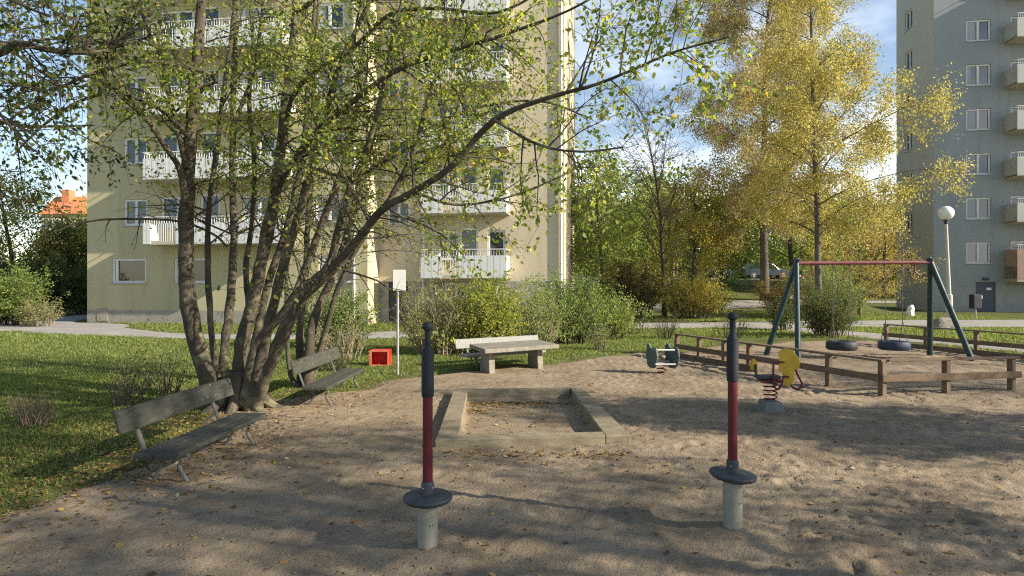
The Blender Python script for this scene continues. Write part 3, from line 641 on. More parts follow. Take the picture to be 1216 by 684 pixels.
# swing
r = thing('swing_set', (8.2, 14.7, 0), 'green and red swing frame with two tyre seats inside the low fence', 'swing')
TL, TR = np.array([6.62, 14.7, 2.27]), np.array([9.74, 14.7, 2.29])
for T, feet_ in ((TL, ((6.37, 14.06), (6.14, 15.35))), (TR, ((10.36, 14.15), (10.12, 15.3)))):
    for fx, fy in feet_:
        q = MB(); B_ = np.array([fx, fy, -.1]); d = unit(T - B_); q.tube([B_, T + d * .1 - [0, 0, .04]], [.063, .058], 12); q.build('leg', M['swinggreen'], r, smooth=True)
q = MB(); q.tube([TL + [.0, 0, -.05], TR + [0, 0, -.05]], .045, 12); bar_ = q.build('crossbar', M['swingred'], r, smooth=True)
for T, s_ in ((TL, 1), (TR, -1)):
    q = MB(); q.tube(catmull([T + [s_ * .36, 0, -.09], T + [s_ * .36, 0, -.26], T + [s_ * .2, 0, -.36], T + [s_ * -.08, 0, -.36]], 6), .018, 8); q.build('brace', M['swingred'], bar_, smooth=True)
for cx_, mt in ((7.66, 'tyreblack'), (8.88, 'tyre')):
    c = np.array([cx_, 14.68, .31]); q = MB()
    n, prof = 32, [(.17, -.08), (.2, -.105), (.3, -.1), (.335, -.06), (.335, .06), (.3, .1), (.2, .105), (.17, .08), (.2, .06), (.29, .05), (.29, -.05), (.2, -.06)]
    k = len(prof); an = np.arange(n) * 2 * math.pi / n
    V = np.concatenate([np.stack([c[0] + rr * np.cos(an), c[1] + rr * np.sin(an), np.full(n, c[2] + zz)], 1) for rr, zz in prof])
    q.add(V, [(i * n + j, i * n + (j + 1) % n, ((i + 1) % k) * n + (j + 1) % n, ((i + 1) % k) * n + j) for i in range(k) for j in range(n)])
    ty = q.build('tyre_seat', M[mt], r, smooth=True)
    for sx_ in (-1, 1):
        q = MB(); top = np.array([cx_ + sx_ * .2, 14.7, 2.18])
        for sy_ in (-1, 1): q.tube([c + [sx_ * .22, sy_ * .15, .1], c + [sx_ * .2, 0, .55]], .009, 5)
        q.tube([c + [sx_ * .2, 0, .55], top], .009, 5); q.build('chain', M['chain'], r)
        q = MB(); q.tube([top + [0, 0, -.03], top + [0, 0, .03]], .025, 8); q.build('hanger', M['iron'], bar_)

# low fences
def fence(posts, label, nm, closed_bottom, ph=.56, extra=None):
    r = thing(nm, (*posts[0], 0), label, 'fence'); 
    for x, y in posts:
        q = MB(); dd_ = np.array(posts[1]) - np.array(posts[0]); dd_ = dd_ / np.linalg.norm(dd_); a_ = np.array([dd_[0], dd_[1], 0]); b_ = np.array([-dd_[1], dd_[0], 0])
        q.obox(np.array([x, y, -.2]) - a_ * .045 - b_ * .045, a_ * .09, b_ * .09, (0, 0, ph - .028 + .2)); q.build('post', M['fencewood'], r, bevel=.006)
    return r
Cc, Lf, Rr = np.array([5.86, 10.0]), np.array([3.92, 15.0]), np.array([8.3, 10.42])
ts = [0, .19, .37, .55, .69, .845, 1.0]
posts = [tuple(Cc + (Lf - Cc) * t) for t in ts] + [tuple(Cc + (Rr - Cc) * t) for t in (.47, .97)]
r = fence(posts, 'low brown timber fence with two rails, cornering nearest the yellow spring rider', 'rail_fence', True)
nrm = lambda A, B: np.array([-(B - A)[1], (B - A)[0]]) / np.linalg.norm(B - A)
def rail(r, A, B, z, w, h, off, nm='rail', ext=0.05):
    n_ = nrm(A, B) * off; d_ = (B - A) / np.linalg.norm(B - A) * ext; q = MB(); q.bar((*(A + n_ - d_), z), (*(B + n_ + d_), z), w, h); q.build(nm, M['fencewood'], r, bevel=.006)
rail(r, Cc, Lf, .545, .13, .035, 0.0, ext=.04); rail(r, Cc, Lf, .27, .035, .11, .064, ext=.0)
rail(r, Cc + (Lf - Cc) * .5, Lf, .05, .035, .14, .064, 'kickboard', ext=.0)
rail(r, Cc + (Rr - Cc) * .045, Rr, .5455, .13, .035, 0.0, ext=.04); rail(r, Cc, Rr, .27, .035, .11, -.064, ext=.05)
bk = [np.array([10.55, 17.8]), np.array([10.95, 16.7]), np.array([11.4, 15.5]), np.array([11.95, 14.1]), np.array([12.5, 12.7])]
r = fence([tuple(q) for q in bk], 'low dark timber fence along the footpath, behind the swing', 'rail_fence', True, .6)
rail(r, bk[0], bk[-1], .583, .13, .035, 0); rail(r, bk[0], bk[-1], .3, .035, .11, -.064); rail(r, bk[0], bk[-1], .04, .035, .16, -.064, 'kickboard')

# spring riders
def helix(c, r0, turns, h, wr, n=14):
    k = int(turns * n); t = np.linspace(0, 1, k); a = t * turns * 2 * math.pi
    R = r0 * (0.85 + .15 * np.cos((t - .5) * math.pi)); P = np.stack([c[0] + R * np.cos(a), c[1] + R * np.sin(a), c[2] + t * h], 1)
    return MB().tube(P, wr, 6)
x, y = 3.56, 8.7
r = thing('spring_rider', (x, y, 0), 'yellow panelled spring rider with red tube handles on a concrete block', 'spring rider')
MB().prism([(-.17, -.1), (.17, -.1), (.11, .16), (-.11, .16)], (x, y - .15, 0), (1, 0, 0), (0, 0, 1), (0, .3, 0)).build('base', M['darkconc'], r, bevel=.02)
helix((x, y, .155), .09, 4.6, .26, .010).build('spring', M['redpaint'], r, smooth=True)
MB().box(x - .16, x + .14, y - .1, y + .1, .42, .45).build('saddle_plate', M['redpaint'], r, bevel=.005)
MB().obox((x - .2, y - .1, .46), (.3, -.02, .01), (0, .2, 0), (0, 0, .045)).build('saddle', M['darkgrey'], r, bevel=.015)
pu, pt = unit(np.array([.93, -.1, 0.0])), np.array([.03, .04, 0])
MB().prism([(-.13, .27), (-.05, .33), (.06, .3), (.15, .17), (.14, .05), (.08, .03), (.075, -.12), (.01, -.2), (-.07, -.17), (-.06, -.02), (-.13, .03), (-.11, .14)], (x + .2, y - .09, .56), pu, (0, 0, 1), pt * .8).build('head_panel', M['yellow'], r, bevel=.006)
MB().prism([(-.05, -.07), (.04, -.09), (.055, .04), (-.01, .09), (-.06, .03)], (x - .17, y + .12, .63), unit(np.array([.8, .4, 0])), (0, 0, 1), (-.015, .03, 0)).build('tail_panel', M['yellow'], r, bevel=.004)
MB().tube([(x - .16, y + .1, .47), (x - .16, y + .11, .64)], .018, 8).build('tail_stem', M['darkgrey'], r)
MB().tube(catmull([(x + .13, y - .13, .7), (x + .0, y - .16, .7), (x - .03, y - .17, .64), (x - .02, y - .16, .4), (x + .03, y - .16, .34), (x + .08, y - .15, .38), (x + .12, y - .14, .5), (x + .2, y - .13, .5)], 6), .014, 8).build('handle', M['redpaint'], r, smooth=True)
MB().tube(catmull([(x + .31, y - .05, .62), (x + .36, y - .05, .5), (x + .41, y - .05, .4), (x + .38, y - .05, .33), (x + .3, y - .05, .34), (x + .2, y - .05, .43)], 6), .014, 8).build('handle', M['redpaint'], r, smooth=True)
x, y = 2.97, 12.4
r = thing('spring_rider', (x, y, 0), 'small grey green spring rider with white crossbars beside the timber fence', 'spring rider')
helix((x - .03, y, -.02), .09, 3.2, .24, .012).build('spring', M['redpaint'], r, smooth=True)
MB().box(x - .14, x + .1, y - .1, y + .1, .22, .25).build('saddle_plate', M['darkgrey'], r, bevel=.005)
for ox, tl in ((-.2, -.28), (.19, .2)):
    u = unit(np.array([.42 if ox < 0 else .75, -.85, 0])); pts = [(-.17, .0), (-.22, .18), (-.2, .4), (-.12, .44), (-.06, .36), (0, .33), (.08, .38), (.16, .36), (.2, .2), (.17, .03), (.08, -.04), (-.08, -.04)]
    MB().prism([(a * .8, b) for a, b in pts], (x + ox, y, .14), u, (0, 0, 1), np.cross(u, [0, 0, 1]) * .035).build('side_panel', M['greenpanel'], r, bevel=.005)
for z_, yy in ((.46, -.1), (.19, -.16)): MB().tube([(x - .19, y + yy, z_), (x + .2, y + yy, z_)], .016, 8).build('crossbar', M['whitebar'], r, smooth=True)
MB().ball((x - .02, y, .32), .075, 14, 9, .7).build('saddle', M['board'], r, smooth=True)

# sign
x, y = -2.2, 12.16
r = thing('sign', (x, y, 0), 'blank white rectangular sign on a thin grey metal post', 'sign')
MB().tube([(x, y, -.2), (x, y, 1.98)], .024, 10).build('post', M['steel'], r, smooth=True)
MB().box(x - .085, x + .155, y - .04, y - .028, 1.62, 2.02).build('sign_panel', M['signwhite'], r, bevel=.003)
for z_ in (1.72, 1.92): MB().box(x - .035, x + .035, y - .028, y + .03, z_ - .012, z_ + .012).build('clamp', M['steel'], r)
# red crate, open to the front
x, y = -2.82, 13.4
r = thing('crate', (x, y, 0), 'open red box with orange rim lying on its side on the grass', 'box')
m = MB(); w_, h_, d_, t_ = .4, .33, .32, .018
m.box(x - w_ / 2, x + w_ / 2, y, y + d_, .01, .01 + t_); m.box(x - w_ / 2, x + w_ / 2, y, y + d_, h_ - t_, h_)
m.box(x - w_ / 2, x - w_ / 2 + t_, y, y + d_, .01 + t_, h_ - t_); m.box(x + w_ / 2 - t_, x + w_ / 2, y, y + d_, .01 + t_, h_ - t_); m.box(x - w_ / 2 + t_, x + w_ / 2 - t_, y + d_ - t_, y + d_, .01 + t_, h_ - t_)
m.build('shell', M['boxred'], r)
m = MB(); a, b = .045, -.012
m.box(x - w_ / 2 - .01, x + w_ / 2 + .01, y + b, y - .001, .0, a * .7); m.box(x - w_ / 2 - .01, x + w_ / 2 + .01, y + b, y - .001, h_ - a * .7, h_ + .01)
m.box(x - w_ / 2 - .01, x - w_ / 2 + a, y + b, y - .001, a * .7, h_ - a * .7); m.box(x + w_ / 2 - a * .6, x + w_ / 2 + .01, y + b, y - .001, a * .7, h_ - a * .7); m.build('rim', M['boxrim'], r, bevel=.003)

# street lamps
def lamp(loc, h, lean, rg, label):
    r = thing('street_lamp', loc, label, 'street lamp', 'globe lamps along the paths')
    MB().tube([(0, 0, -.3), (lean * .28, 0, h * .28), (lean * .285, 0, h * .285)], [.115, .115, .08], 16).build('base', M['lamppost'], r, smooth=True, local=True)
    MB().tube([(lean * .28, 0, h * .28), (lean, 0, h - rg - .12)], [.075, .055], 16).build('pole', M['lamppost'], r, smooth=True, local=True)
    MB().lathe([(.05, 0), (.075, .05), (.06, .1), (.11, .14), (.11, .17)], (lean, 0, h - rg - .17), 16).build('holder', M['darkgrey'], r, smooth=True, local=True)
    MB().ball((lean, 0, h), rg, 28, 18, .97).build('globe', M['globe'], r, smooth=True, local=True)
    return r
lamp((17.35, 25, 0), 4.5, -.17, .285, 'white globe street lamp on a pale post beside the swing')
lamp((15.4, 47, 1.6), 4.1, 0, .27, 'small white globe street lamp far off among the autumn trees, the lower of two')
lamp((20.4, 62.5, 2.0), 5.6, 0, .27, 'tiny white globe street lamp far off, behind and above the other far one')

# litter bin
x, y = 22.9, 31.2
r = thing('litter_bin', (x, y, 0), 'dark litter bin on a short post in front of the tower', 'bin')
MB().tube([(x, y, -.2), (x, y, .6)], .035, 10).build('post', M['steel'], r)
MB().box(x - .21, x + .19, y - .18, y + .18, .45, 1.15).build('container', M['tyreblack'], r, bevel=.03)
MB().box(x + .195, x + .23, y - .15, y + .1, .95, 1.1).build('notice', M['signwhite'], r)
# white sack
x, y = 20.3, 32.2
tag(MB().lathe([(.17, -.02), (.22, .06), (.21, .26), (.18, .42), (.12, .54), (.04, .6)], (x, y, 0), 7).build('sack', M['signwhite'], smooth=True), 'white sack standing on the grass behind the swing frame', 'sack')
for v in COL.objects['sack'].data.vertices: v.co.x += .05 * math.sin(v.co.z * 9 + v.co.y * 5) + .1 * (v.co.z > .6)
# boulder by the path
bm = bmesh.new(); bmesh.ops.create_icosphere(bm, subdivisions=3, radius=1)
for v in bm.verts:
    n_ = float(N1(np.array(v.co.x * 2 + 5.0), np.array(v.co.y * 2 + v.co.z * 2 + 5.0))); v.co *= 1 + .35 * n_; v.co.x *= .55; v.co.y *= .4; v.co.z = max(v.co.z, -.3) * .38
me = bpy.data.meshes.new('boulder'); bm.to_mesh(me); bm.free(); o = link('boulder', me, M['stone']); o.location = (16.0, 23.4, .1); tag(o, 'pale flat boulder lying on the grass beside the lamp post', 'boulder')

# cars
def car(x, y, rz, L_, h, paint, label, van=False):
    z = float(terrain(np.array(float(x)), np.array(float(y)))) + .06
    r = thing('parked_car', (x, y, z), label, 'van' if van else 'car', 'cars parked beyond the trees', rz); w = .88
    if van: body = [(-.5, .3), (.5, .3), (.5, .9), (.42, 1.2), (.32, 2.0), (-.47, 2.1), (-.5, 1.9)]; cab = [(.2, 1.25), (.4, 1.25), (.32, 1.9), (.2, 1.95)]
    else: body = [(-.5, .28), (.5, .28), (.5, .62), (.44, .78), (.22, .88), (.08, 1.36), (-.22, 1.42), (-.4, .98), (-.5, .9)]; cab = [(-.36, .95), (.17, .9), (.06, 1.3), (-.2, 1.35)]
    MB().prism([(a * L_, b * h) for a, b in body], (0, -w, 0), (1, 0, 0), (0, 0, 1), (0, 2 * w, 0)).build('body', paint, r, bevel=.08, local=True)
    for sy in (-1, 1): MB().prism([(a * L_, b * h) for a, b in cab], (0, sy * (w + .004) - .01, 0), (1, 0, 0), (0, 0, 1), (0, .02, 0)).build('side_window', M['glass'], r, local=True)
    for ax in (-.32, .3):
        for sy in (-1, 1):
            q = MB(); q.tube([(ax * L_, sy * w - .12 * sy, .31), (ax * L_, sy * w + .03 * sy, .31)], .31, 18); wh = q.build('wheel', M['tyreblack'], r, local=True)
            q = MB(); q.tube([(ax * L_, sy * w + .031 * sy, .31), (ax * L_, sy * w + .045 * sy, .31)], .19, 14); q.build('rim', M['steel'], wh, local=True)
    return r
car(18.6, 53.5, 0.25, 4.3, .86, M['carwhite'], 'pale blue car parked at the left of the row, half hidden by a yellow bush')
car(21.2, 53.2, 0.1, 4.2, .95, M['carblue'], 'dusty blue car parked behind the brown birch trunk')
car(23.6, 53.5, 0.05, 4.4, .85, M['cardark'], 'dark car parked right of the brown birch trunk')
car(5.55, 47, 1.3, 4.6, 1, M['signwhite'], 'white van parked beyond the end of the yellow block', True)

# ------------------------------------------------------------------ the big multi-stemmed tree
def stem(pl, spec, Y0, Y1, kind=None, n=10, k=5):
    """spec: (px, py, width px); depth runs from Y0 to Y1"""
    m_ = len(spec); Ys = np.linspace(Y0, Y1, m_); P = np.array([at(a, b, y) for (a, b, w), y in zip(spec, Ys)]); R = np.array([w * .345 / F * y for (a, b, w), y in zip(spec, Ys)])
    Q = catmull(np.concatenate([P, R[:, None]], 1), k); pts, rad = Q[:, :3], np.maximum(Q[:, 3], .004)
    j = rng.normal(size=pts.shape) * (rad * .07)[:, None]; j[0] = 0; pts = pts + j
    pl.mb.tube(pts, rad * (1 + .045 * rng.normal(size=len(rad))), n if rad.max() > .03 else 6, cap=True); return pts, rad
LEAFY = dict(Lr=(.7, 2.1), up=.15, out_w=.9, levels=2, per_m=19, sub=7.5, spread=.05, hang=.35, droop=(0, 0, -.45))
T1 = Plant()
stems = [
 ([(262, 492, 38), (246, 446, 31), (229, 388, 29), (221, 322, 26), (222, 250, 24), (226, 180, 22), (232, 100, 20), (238, 20, 16), (240, -90, 11), (236, -200, 6)], 8.9, 8.4, 1),
 ([(272, 486, 24), (257, 442, 12), (250, 380, 10), (247, 320, 10), (248, 250, 9), (256, 190, 9), (264, 120, 8), (274, 50, 7), (284, -40, 5)], 9.1, 10.2, 1),
 ([(276, 484, 20), (266, 430, 15), (272, 372, 15), (276, 320, 14), (278, 268, 12), (276, 200, 11), (277, 100, 9), (279, 10, 8), (274, -110, 5)], 9.3, 10.8, 1),
 ([(284, 484, 24), (284, 420, 20), (298, 370, 24), (306, 330, 22), (318, 280, 20), (328, 220, 19), (335, 160, 17), (342, 90, 14), (350, 20, 10), (356, -80, 6)], 8.9, 9.3, 1),
 ([(297, 486, 26), (311, 425, 19), (322, 372, 18), (336, 320, 17), (351, 268, 15), (370, 200, 13), (385, 140, 12), (405, 75, 9), (440, 0, 7), (476, -80, 4)], 8.8, 8.2, 1),
 ([(304, 482, 25), (314, 452, 21), (331, 410, 19), (358, 356, 18), (392, 322, 16), (424, 285, 14), (455, 248, 13), (491, 228, 12), (537, 197, 11), (587, 143, 11), (648, 117, 8), (708, 100, 6), (758, 80, 5), (800, 62, 4), (866, 44, 3)], 8.8, 5.6, 2),
 ([(293, 480, 26), (303, 412, 14), (329, 380, 14), (357, 343, 13), (388, 318, 13), (404, 262, 12), (418, 215, 11), (432, 187, 10), (446, 140, 9), (457, 93, 7), (470, 30, 5), (490, -50, 3)], 8.8, 7.6, 1),
 ([(306, 330, 14), (316, 262, 11), (340, 205, 10), (372, 160, 10), (404, 133, 9), (464, 87, 9), (537, 60, 7), (608, 38, 6), (690, 5, 4), (770, -50, 3)], 9.1, 6.8, 2),
 ([(330, 205, 12), (340, 140, 9), (352, 108, 8), (377, 83, 8), (424, 53, 8), (464, 17, 7), (520, 10, 6), (590, 15, 5), (660, -20, 3)], 9.2, 7.6, 2),
 ([(440, 268, 10), (467, 228, 9), (494, 173, 9), (504, 133, 8), (514, 103, 7), (530, 50, 5), (560, -20, 4)], 7.9, 8.2, 2),
 ([(491, 228, 6), (540, 243, 5), (600, 235, 4), (660, 212, 4), (700, 190, 3)], 7.3, 7.8, 3),
 ([(587, 143, 6), (640, 172, 5), (690, 180, 4), (740, 175, 3)], 6.6, 6.0, 3),
 ([(222, 240, 13), (213, 200, 10), (200, 180, 9), (173, 140, 8), (140, 110, 7), (107, 63, 7), (83, 30, 6), (53, 0, 5), (20, -60, 3)], 8.5, 7.6, 2),
 ([(236, 110, 9), (253, 90, 7), (180, 73, 7), (120, 84, 6), (80, 100, 5), (40, 122, 4), (0, 150, 3)], 8.4, 6.8, 3),
 ([(270, 293, 4), (253, 278, 4), (213, 263, 4), (147, 260, 4), (100, 264, 3), (50, 280, 2)], 9.3, 8.4, 4),
 ([(222, 200, 9), (205, 130, 8), (190, 70, 7), (170, 20, 6), (160, -40, 4)], 8.5, 8.9, 2),
 ([(226, 165, 9), (190, 130, 7), (140, 112, 6), (95, 120, 5), (50, 150, 4), (15, 185, 3)], 8.4, 7.4, 3),
 ([(276, 150, 8), (300, 90, 7), (310, 30, 6), (318, -40, 4)], 10.5, 10.2, 2),
 ([(372, 200, 7), (420, 210, 6), (470, 185, 5), (520, 165, 4), (570, 175, 3)], 8.4, 8.8, 3),
 ([(240, -20, 10), (180, -60, 7), (90, -50, 5), (20, -20, 4)], 8.4, 6.6, 3),
 ([(350, 20, 8), (420, -40, 6), (520, -70, 5), (640, -60, 4)], 9.3, 7.8, 3),
 ([(296, 484, 20), (300, 425, 15), (310, 372, 14), (322, 325, 13), (338, 280, 13), (352, 225, 12), (362, 165, 11), (366, 100, 9), (372, 30, 7), (380, -60, 5)], 9.4, 10.2, 1),
 ([(302, 482, 20), (318, 432, 15), (340, 380, 14), (362, 320, 13), (384, 262, 12), (405, 205, 11), (420, 150, 9), (428, 90, 8), (436, 20, 6), (446, -60, 4)], 9.3, 10.0, 1),
 ([(282, 484, 16), (290, 430, 11), (296, 375, 11), (292, 320, 10), (300, 260, 9), (302, 190, 9), (296, 120, 8), (300, 50, 6), (292, -40, 4)], 9.6, 10.8, 1),
]
for spec, y0, y1, kd in stems:
    pts, rad = stem(T1, spec, y0, y1)
    ln = np.linalg.norm(np.diff(pts, axis=0), axis=1).sum()
    if kd == 1: T1.spawn(pts, rad, int(ln * 3.0), .42, **LEAFY)
    elif kd == 2: T1.spawn(pts, rad, int(ln * 5.6), .2, **{**LEAFY, 'per_m': 37})
    elif kd == 3: T1.spawn(pts, rad, int(ln * 7), .1, **{**LEAFY, 'Lr': (.5, 1.4), 'per_m': 33})
    elif kd == 4: T1.spawn(pts, rad, int(ln * 3), .2, **{**LEAFY, 'Lr': (.3, .8), 'per_m': 9, 'sub': 5})
for a_ in np.linspace(0, 6.28, 9)[:-1]:                 # root flare
    b0 = gnd(288, 484); P = catmull([b0 + [.12 * math.cos(a_), .1 * math.sin(a_), .5], b0 + [.3 * math.cos(a_), .25 * math.sin(a_), .12], b0 + [.62 * math.cos(a_), .5 * math.sin(a_), -.06]], 5)
    T1.mb.tube(P, np.linspace(.11, .05, len(P)), 8)
root = thing('multi_stem_tree', gnd(288, 484), 'large tree of many leaning stems with yellow green leaves, beside the nearest bench', 'tree')
T1.finish(root, M['bark'], M['twig'], M['leaf'], (.03, .076), near=True, aspect=.58, keep=lambda P: ((P[:, 2] < 6.2) | (rng.random(len(P)) < .3)) & ((P[:, 2] > 3.1) | (P[:, 0] > -1.2) | (rng.random(len(P)) < .22)) & (rng.random(len(P)) < .88))

T2 = Plant()
for spec, y0, y1, kd in [
 ([(368, 464, 30), (366, 430, 17), (373, 380, 16), (395, 330, 14), (412, 280, 13), (428, 215, 12), (446, 150, 10), (470, 70, 8), (500, -30, 5)], 10.6, 11.6, 1),
 ([(360, 462, 22), (356, 400, 13), (363, 330, 11), (365, 270, 10), (370, 200, 9), (372, 110, 7), (378, 0, 5)], 10.8, 12, 1),
 ([(358, 464, 12), (345, 445, 8), (341, 400, 7), (340, 340, 6), (345, 270, 5), (352, 180, 4)], 10.6, 11.2, 4),
 ([(366, 455, 18), (385, 400, 11), (402, 340, 9), (440, 268, 8), (480, 215, 7), (540, 160, 5), (600, 120, 4)], 10.9, 10.2, 2),
 ([(428, 215, 8), (480, 170, 6), (560, 130, 5), (640, 120, 4), (700, 140, 3)], 11.3, 10.6, 2)]:
    pts, rad = stem(T2, spec, y0, y1); ln = np.linalg.norm(np.diff(pts, axis=0), axis=1).sum()
    T2.spawn(pts, rad, int(ln * {1: 4.2, 2: 6.0, 4: 2.0}[kd]), {1: .45, 2: .3, 4: .5}[kd], **LEAFY)
root = thing('multi_stem_tree', gnd(364, 462), 'smaller clump of leaning stems with yellow green leaves, behind the second bench', 'tree')
T2.finish(root, M['bark'], M['twig'], M['leaf'], (.03, .076), near=True, aspect=.58, keep=lambda P: ((P[:, 2] < 6.2) | (rng.random(len(P)) < .3)) & ((P[:, 2] > 3.1) | (P[:, 0] > -1.2) | (rng.random(len(P)) < .22)) & (rng.random(len(P)) < .88))

# tree outside the left edge, its limb reaching into the picture
T3 = Plant(); b3 = np.array([-7.6, 7.2, 0.0])
q = T3.path(b3 - [0, 0, .2], (.05, 0, 1), 7.5, 9, .05, (0, 0, .2)); rr = np.linspace(.2, .06, len(q)); T3.mb.tube(q, rr, 10)
lim = []
P = catmull([q[5], at(-60, 80, 7.0), at(0, 62, 6.9), at(23, 52, 6.8), at(63, 60, 6.7), at(110, 62, 6.8), at(140, 55, 7.0), at(190, 40, 7.2)], 4); lim.append((P, np.linspace(.06, .01, len(P))))
for px, py, y_ in ((-20, -40, 6.2), (40, 180, 6.4), (60, 20, 6.0), (20, 130, 7.4), (70, 100, 7.6), (10, 240, 8.4)):
    P = catmull([q[6], (q[6] + at(px, py, y_)) / 2 + [0, 0, .35], at(px, py, y_)], 6); lim.append((P, np.linspace(.045, .01, len(P))))
for P, R in lim:
    T3.mb.tube(P, R, 7); T3.spawn(P, R, int(len(P) * 1.6), .4, **{**LEAFY, 'Lr': (.5, 1.3), 'per_m': 12})
for k_ in range(7):
    P = T3.path(q[5 + k_ % 4], unit(rng.normal(size=3) * [1, 1, .3] + [-.3, 0, .6]), 2.8, 6, .1, (0, 0, .1)); R = np.linspace(.05, .012, len(P)); T3.mb.tube(P, R, 6); T3.spawn(P, R, 8, .3, **LEAFY)
root = thing('broadleaf_tree', b3, 'tree at the left edge whose bare limb reaches in over the lawn', 'tree')
T3.finish(root, M['bark'], M['twig'], M['leafdark'], (.055, .085), near=True)

# ------------------------------------------------------------------ other trees and shrubs
def crown_tree(loc, H, r0, base, spread, nl, leafm, barkm, size, label, name='tree', per_m=14, droop=-.6, up=.5, lean=(0, 0), top=.3, sub=5.0, Lr=(.8, 2.2), group=None, levels=2, spawn=1.0, shape=None, spreadl=.08, near=False, rmin=.0035, bias=0.0):
    t = Plant(); b = np.array(loc, float); q = t.path(b - [0, 0, .3], (lean[0], lean[1], 1), H + .3, 12, .025, (0, 0, .1)); rr = np.linspace(r0, r0 * .12, len(q)); rr[0] *= 1.25; t.mb.tube(q, rr, 10)
    for i in range(nl):
        f = base + (1 - base) * (i + rng.random()) / nl; x = f * (len(q) - 1); j = min(int(x), len(q) - 2); p = q[j] + (q[j + 1] - q[j]) * (x - j)
        a = i * 2.4 + rng.random(); g = (f - base) / (1 - base); sh = shape(g) if shape else (math.sin(math.pi * (.25 + .72 * g)) ** .8 + .05)
        L = spread * sh * rng.uniform(.75, 1.15) * (1 + bias * math.cos(a)); d = np.array([math.cos(a), math.sin(a), up + .6 * g])
        P = t.path(p, d, L, 7, .09, (0, 0, droop * .6)); R = np.linspace(max(.012, r0 * .28 * (1 - .7 * g)), .006, len(P)); t.mb.tube(P, R, 5, cap=False)
        t.spawn(P, R, max(3, int(L * 2.2 * spawn)), .2, Lr=Lr, up=.1, out_w=.8, levels=levels, per_m=per_m, spread=spreadl, hang=.5, droop=(0, 0, droop), sub=sub, rmin=rmin)
    root = thing(name, b, label, 'tree', group)
    t.finish(root, barkm, M['twig'], leafm, size, near=near); return root
gz = lambda x, y: float(terrain(np.array(float(x)), np.array(float(y))))
# yellow birch behind the swing, brown birch, bare tree
crown_tree((13.0, 26.8, 0), 18.5, .14, .19, 4.2, 46, M['birchleaf'], M['birchbark'], (.07, .12), 'tall birch full of yellow autumn leaves behind the swing', 'birch_tree', per_m=64, droop=-1.2, up=.75, spreadl=.16, sub=6.5, Lr=(.9, 2.6), spawn=1.25, bias=.17, shape=lambda g: .42 + .68 * math.exp(-((g - .2) / .2) ** 2))
crown_tree((15.0, 37.5, gz(15, 37.5)), 24, .26, .17, 5.4, 44, M['birchbrown'], M['birchbark'], (.08, .14), 'tall thinning birch with brown leaves and dark trunk, left of the yellow birch', 'birch_tree', per_m=78, droop=-1.2, up=.8, spreadl=.2, sub=6, Lr=(1.0, 2.8), spawn=1.15, bias=-.15, shape=lambda g: .45 + .55 * math.exp(-((g - .4) / .35) ** 2))
crown_tree((7.6, 31.5, gz(7.6, 31.5)), 10.5, .13, .25, 3.6, 34, None, M['twig'], (.08, .1), 'leafless grey tree rising above the autumn shrubs', 'bare_tree', per_m=0, droop=.25, up=1.0, spreadl=.1, sub=5, Lr=(.8, 2.0), rmin=.012, spawn=1.4)
crown_tree((4.9, 33.5, gz(4.9, 33.5)), 7.6, .16, .15, 3.0, 26, M['lightgreen'], M['bark'], (.12, .2), 'leafy green tree beside the end of the yellow block', 'tree', per_m=47, droop=-.4, spreadl=.22)
crown_tree((11.8, 41, gz(11.8, 41)), 7.0, .16, .1, 3.6, 24, M['yellowleaf'], M['bark'], (.12, .2), 'rounded golden green tree behind the leafless tree', 'tree', per_m=40, droop=-.4, spreadl=.26)
crown_tree((14.3, 43, gz(14.3, 43)), 5.4, .14, .1, 3.2, 22, M['lightgreen'], M['bark'], (.12, .2), 'green tree with pale leaves below the far street lamp', 'tree', per_m=40, droop=-.4, spreadl=.26)
crown_tree((19.6, 44, gz(19.6, 44)), 12, .18, .12, 4.2, 26, M['yellowleaf'], M['bark'], (.13, .2), 'golden tree between the two birches, farther off', 'tree', per_m=34, droop=-.5, spreadl=.26)
crown_tree((17.6, 32, .3), 5.2, .09, .12, 2.9, 24, M['orangeleaf'], M['bark'], (.07, .12), 'small orange leaved tree in front of the tower corner', 'tree', per_m=37, droop=-.5, spreadl=.12)
# left background
crown_tree((-31.4, 40, 0), 7.7, .2, .12, 4.2, 26, M['yellowleaf'], M['bark'], (.13, .2), 'yellow leaved tree behind the dark hedge, at the left edge', 'tree', per_m=37, droop=-.5, spreadl=.26)
crown_tree((-29.9, 42.5, 0), 4.7, .2, .12, 2.6, 24, M['leafdark'], M['bark'], (.13, .2), 'dark green tree behind the dark hedge, below the orange house', 'tree', per_m=44, droop=-.5, spreadl=.26)
crown_tree((-33.2, 50, 0), 6.0, .2, .12, 2.6, 24, M['yellowleaf'], M['bark'], (.13, .22), 'golden leaved tree just left of the yellow block corner', 'tree', per_m=37, droop=-.5, spreadl=.26)
# trees right of the picture that shade the sand
for i, (x, y, H, sp, nl, pm) in enumerate([(14.3, -0.75, 13.5, 2.0, 42, 66), (16.2, 3.9, 7.8, 0.9, 32, 120), (24.5, 9.2, 10, 1.3, 10, 16), (11.5, -3.2, 12.5, 2.5, 34, 56), (22.5, 5.6, 9, .55, 18, 60)]):
    crown_tree((x, y, 0), H, .16, .35, sp, nl, M['leaf'], M['bark'], (.09, .15), 'yellow green tree shading the sand from beyond the right edge', 'broadleaf_tree', per_m=pm, droop=-.4, spreadl=.2, group='trees shading the sand from the right', sub=4)

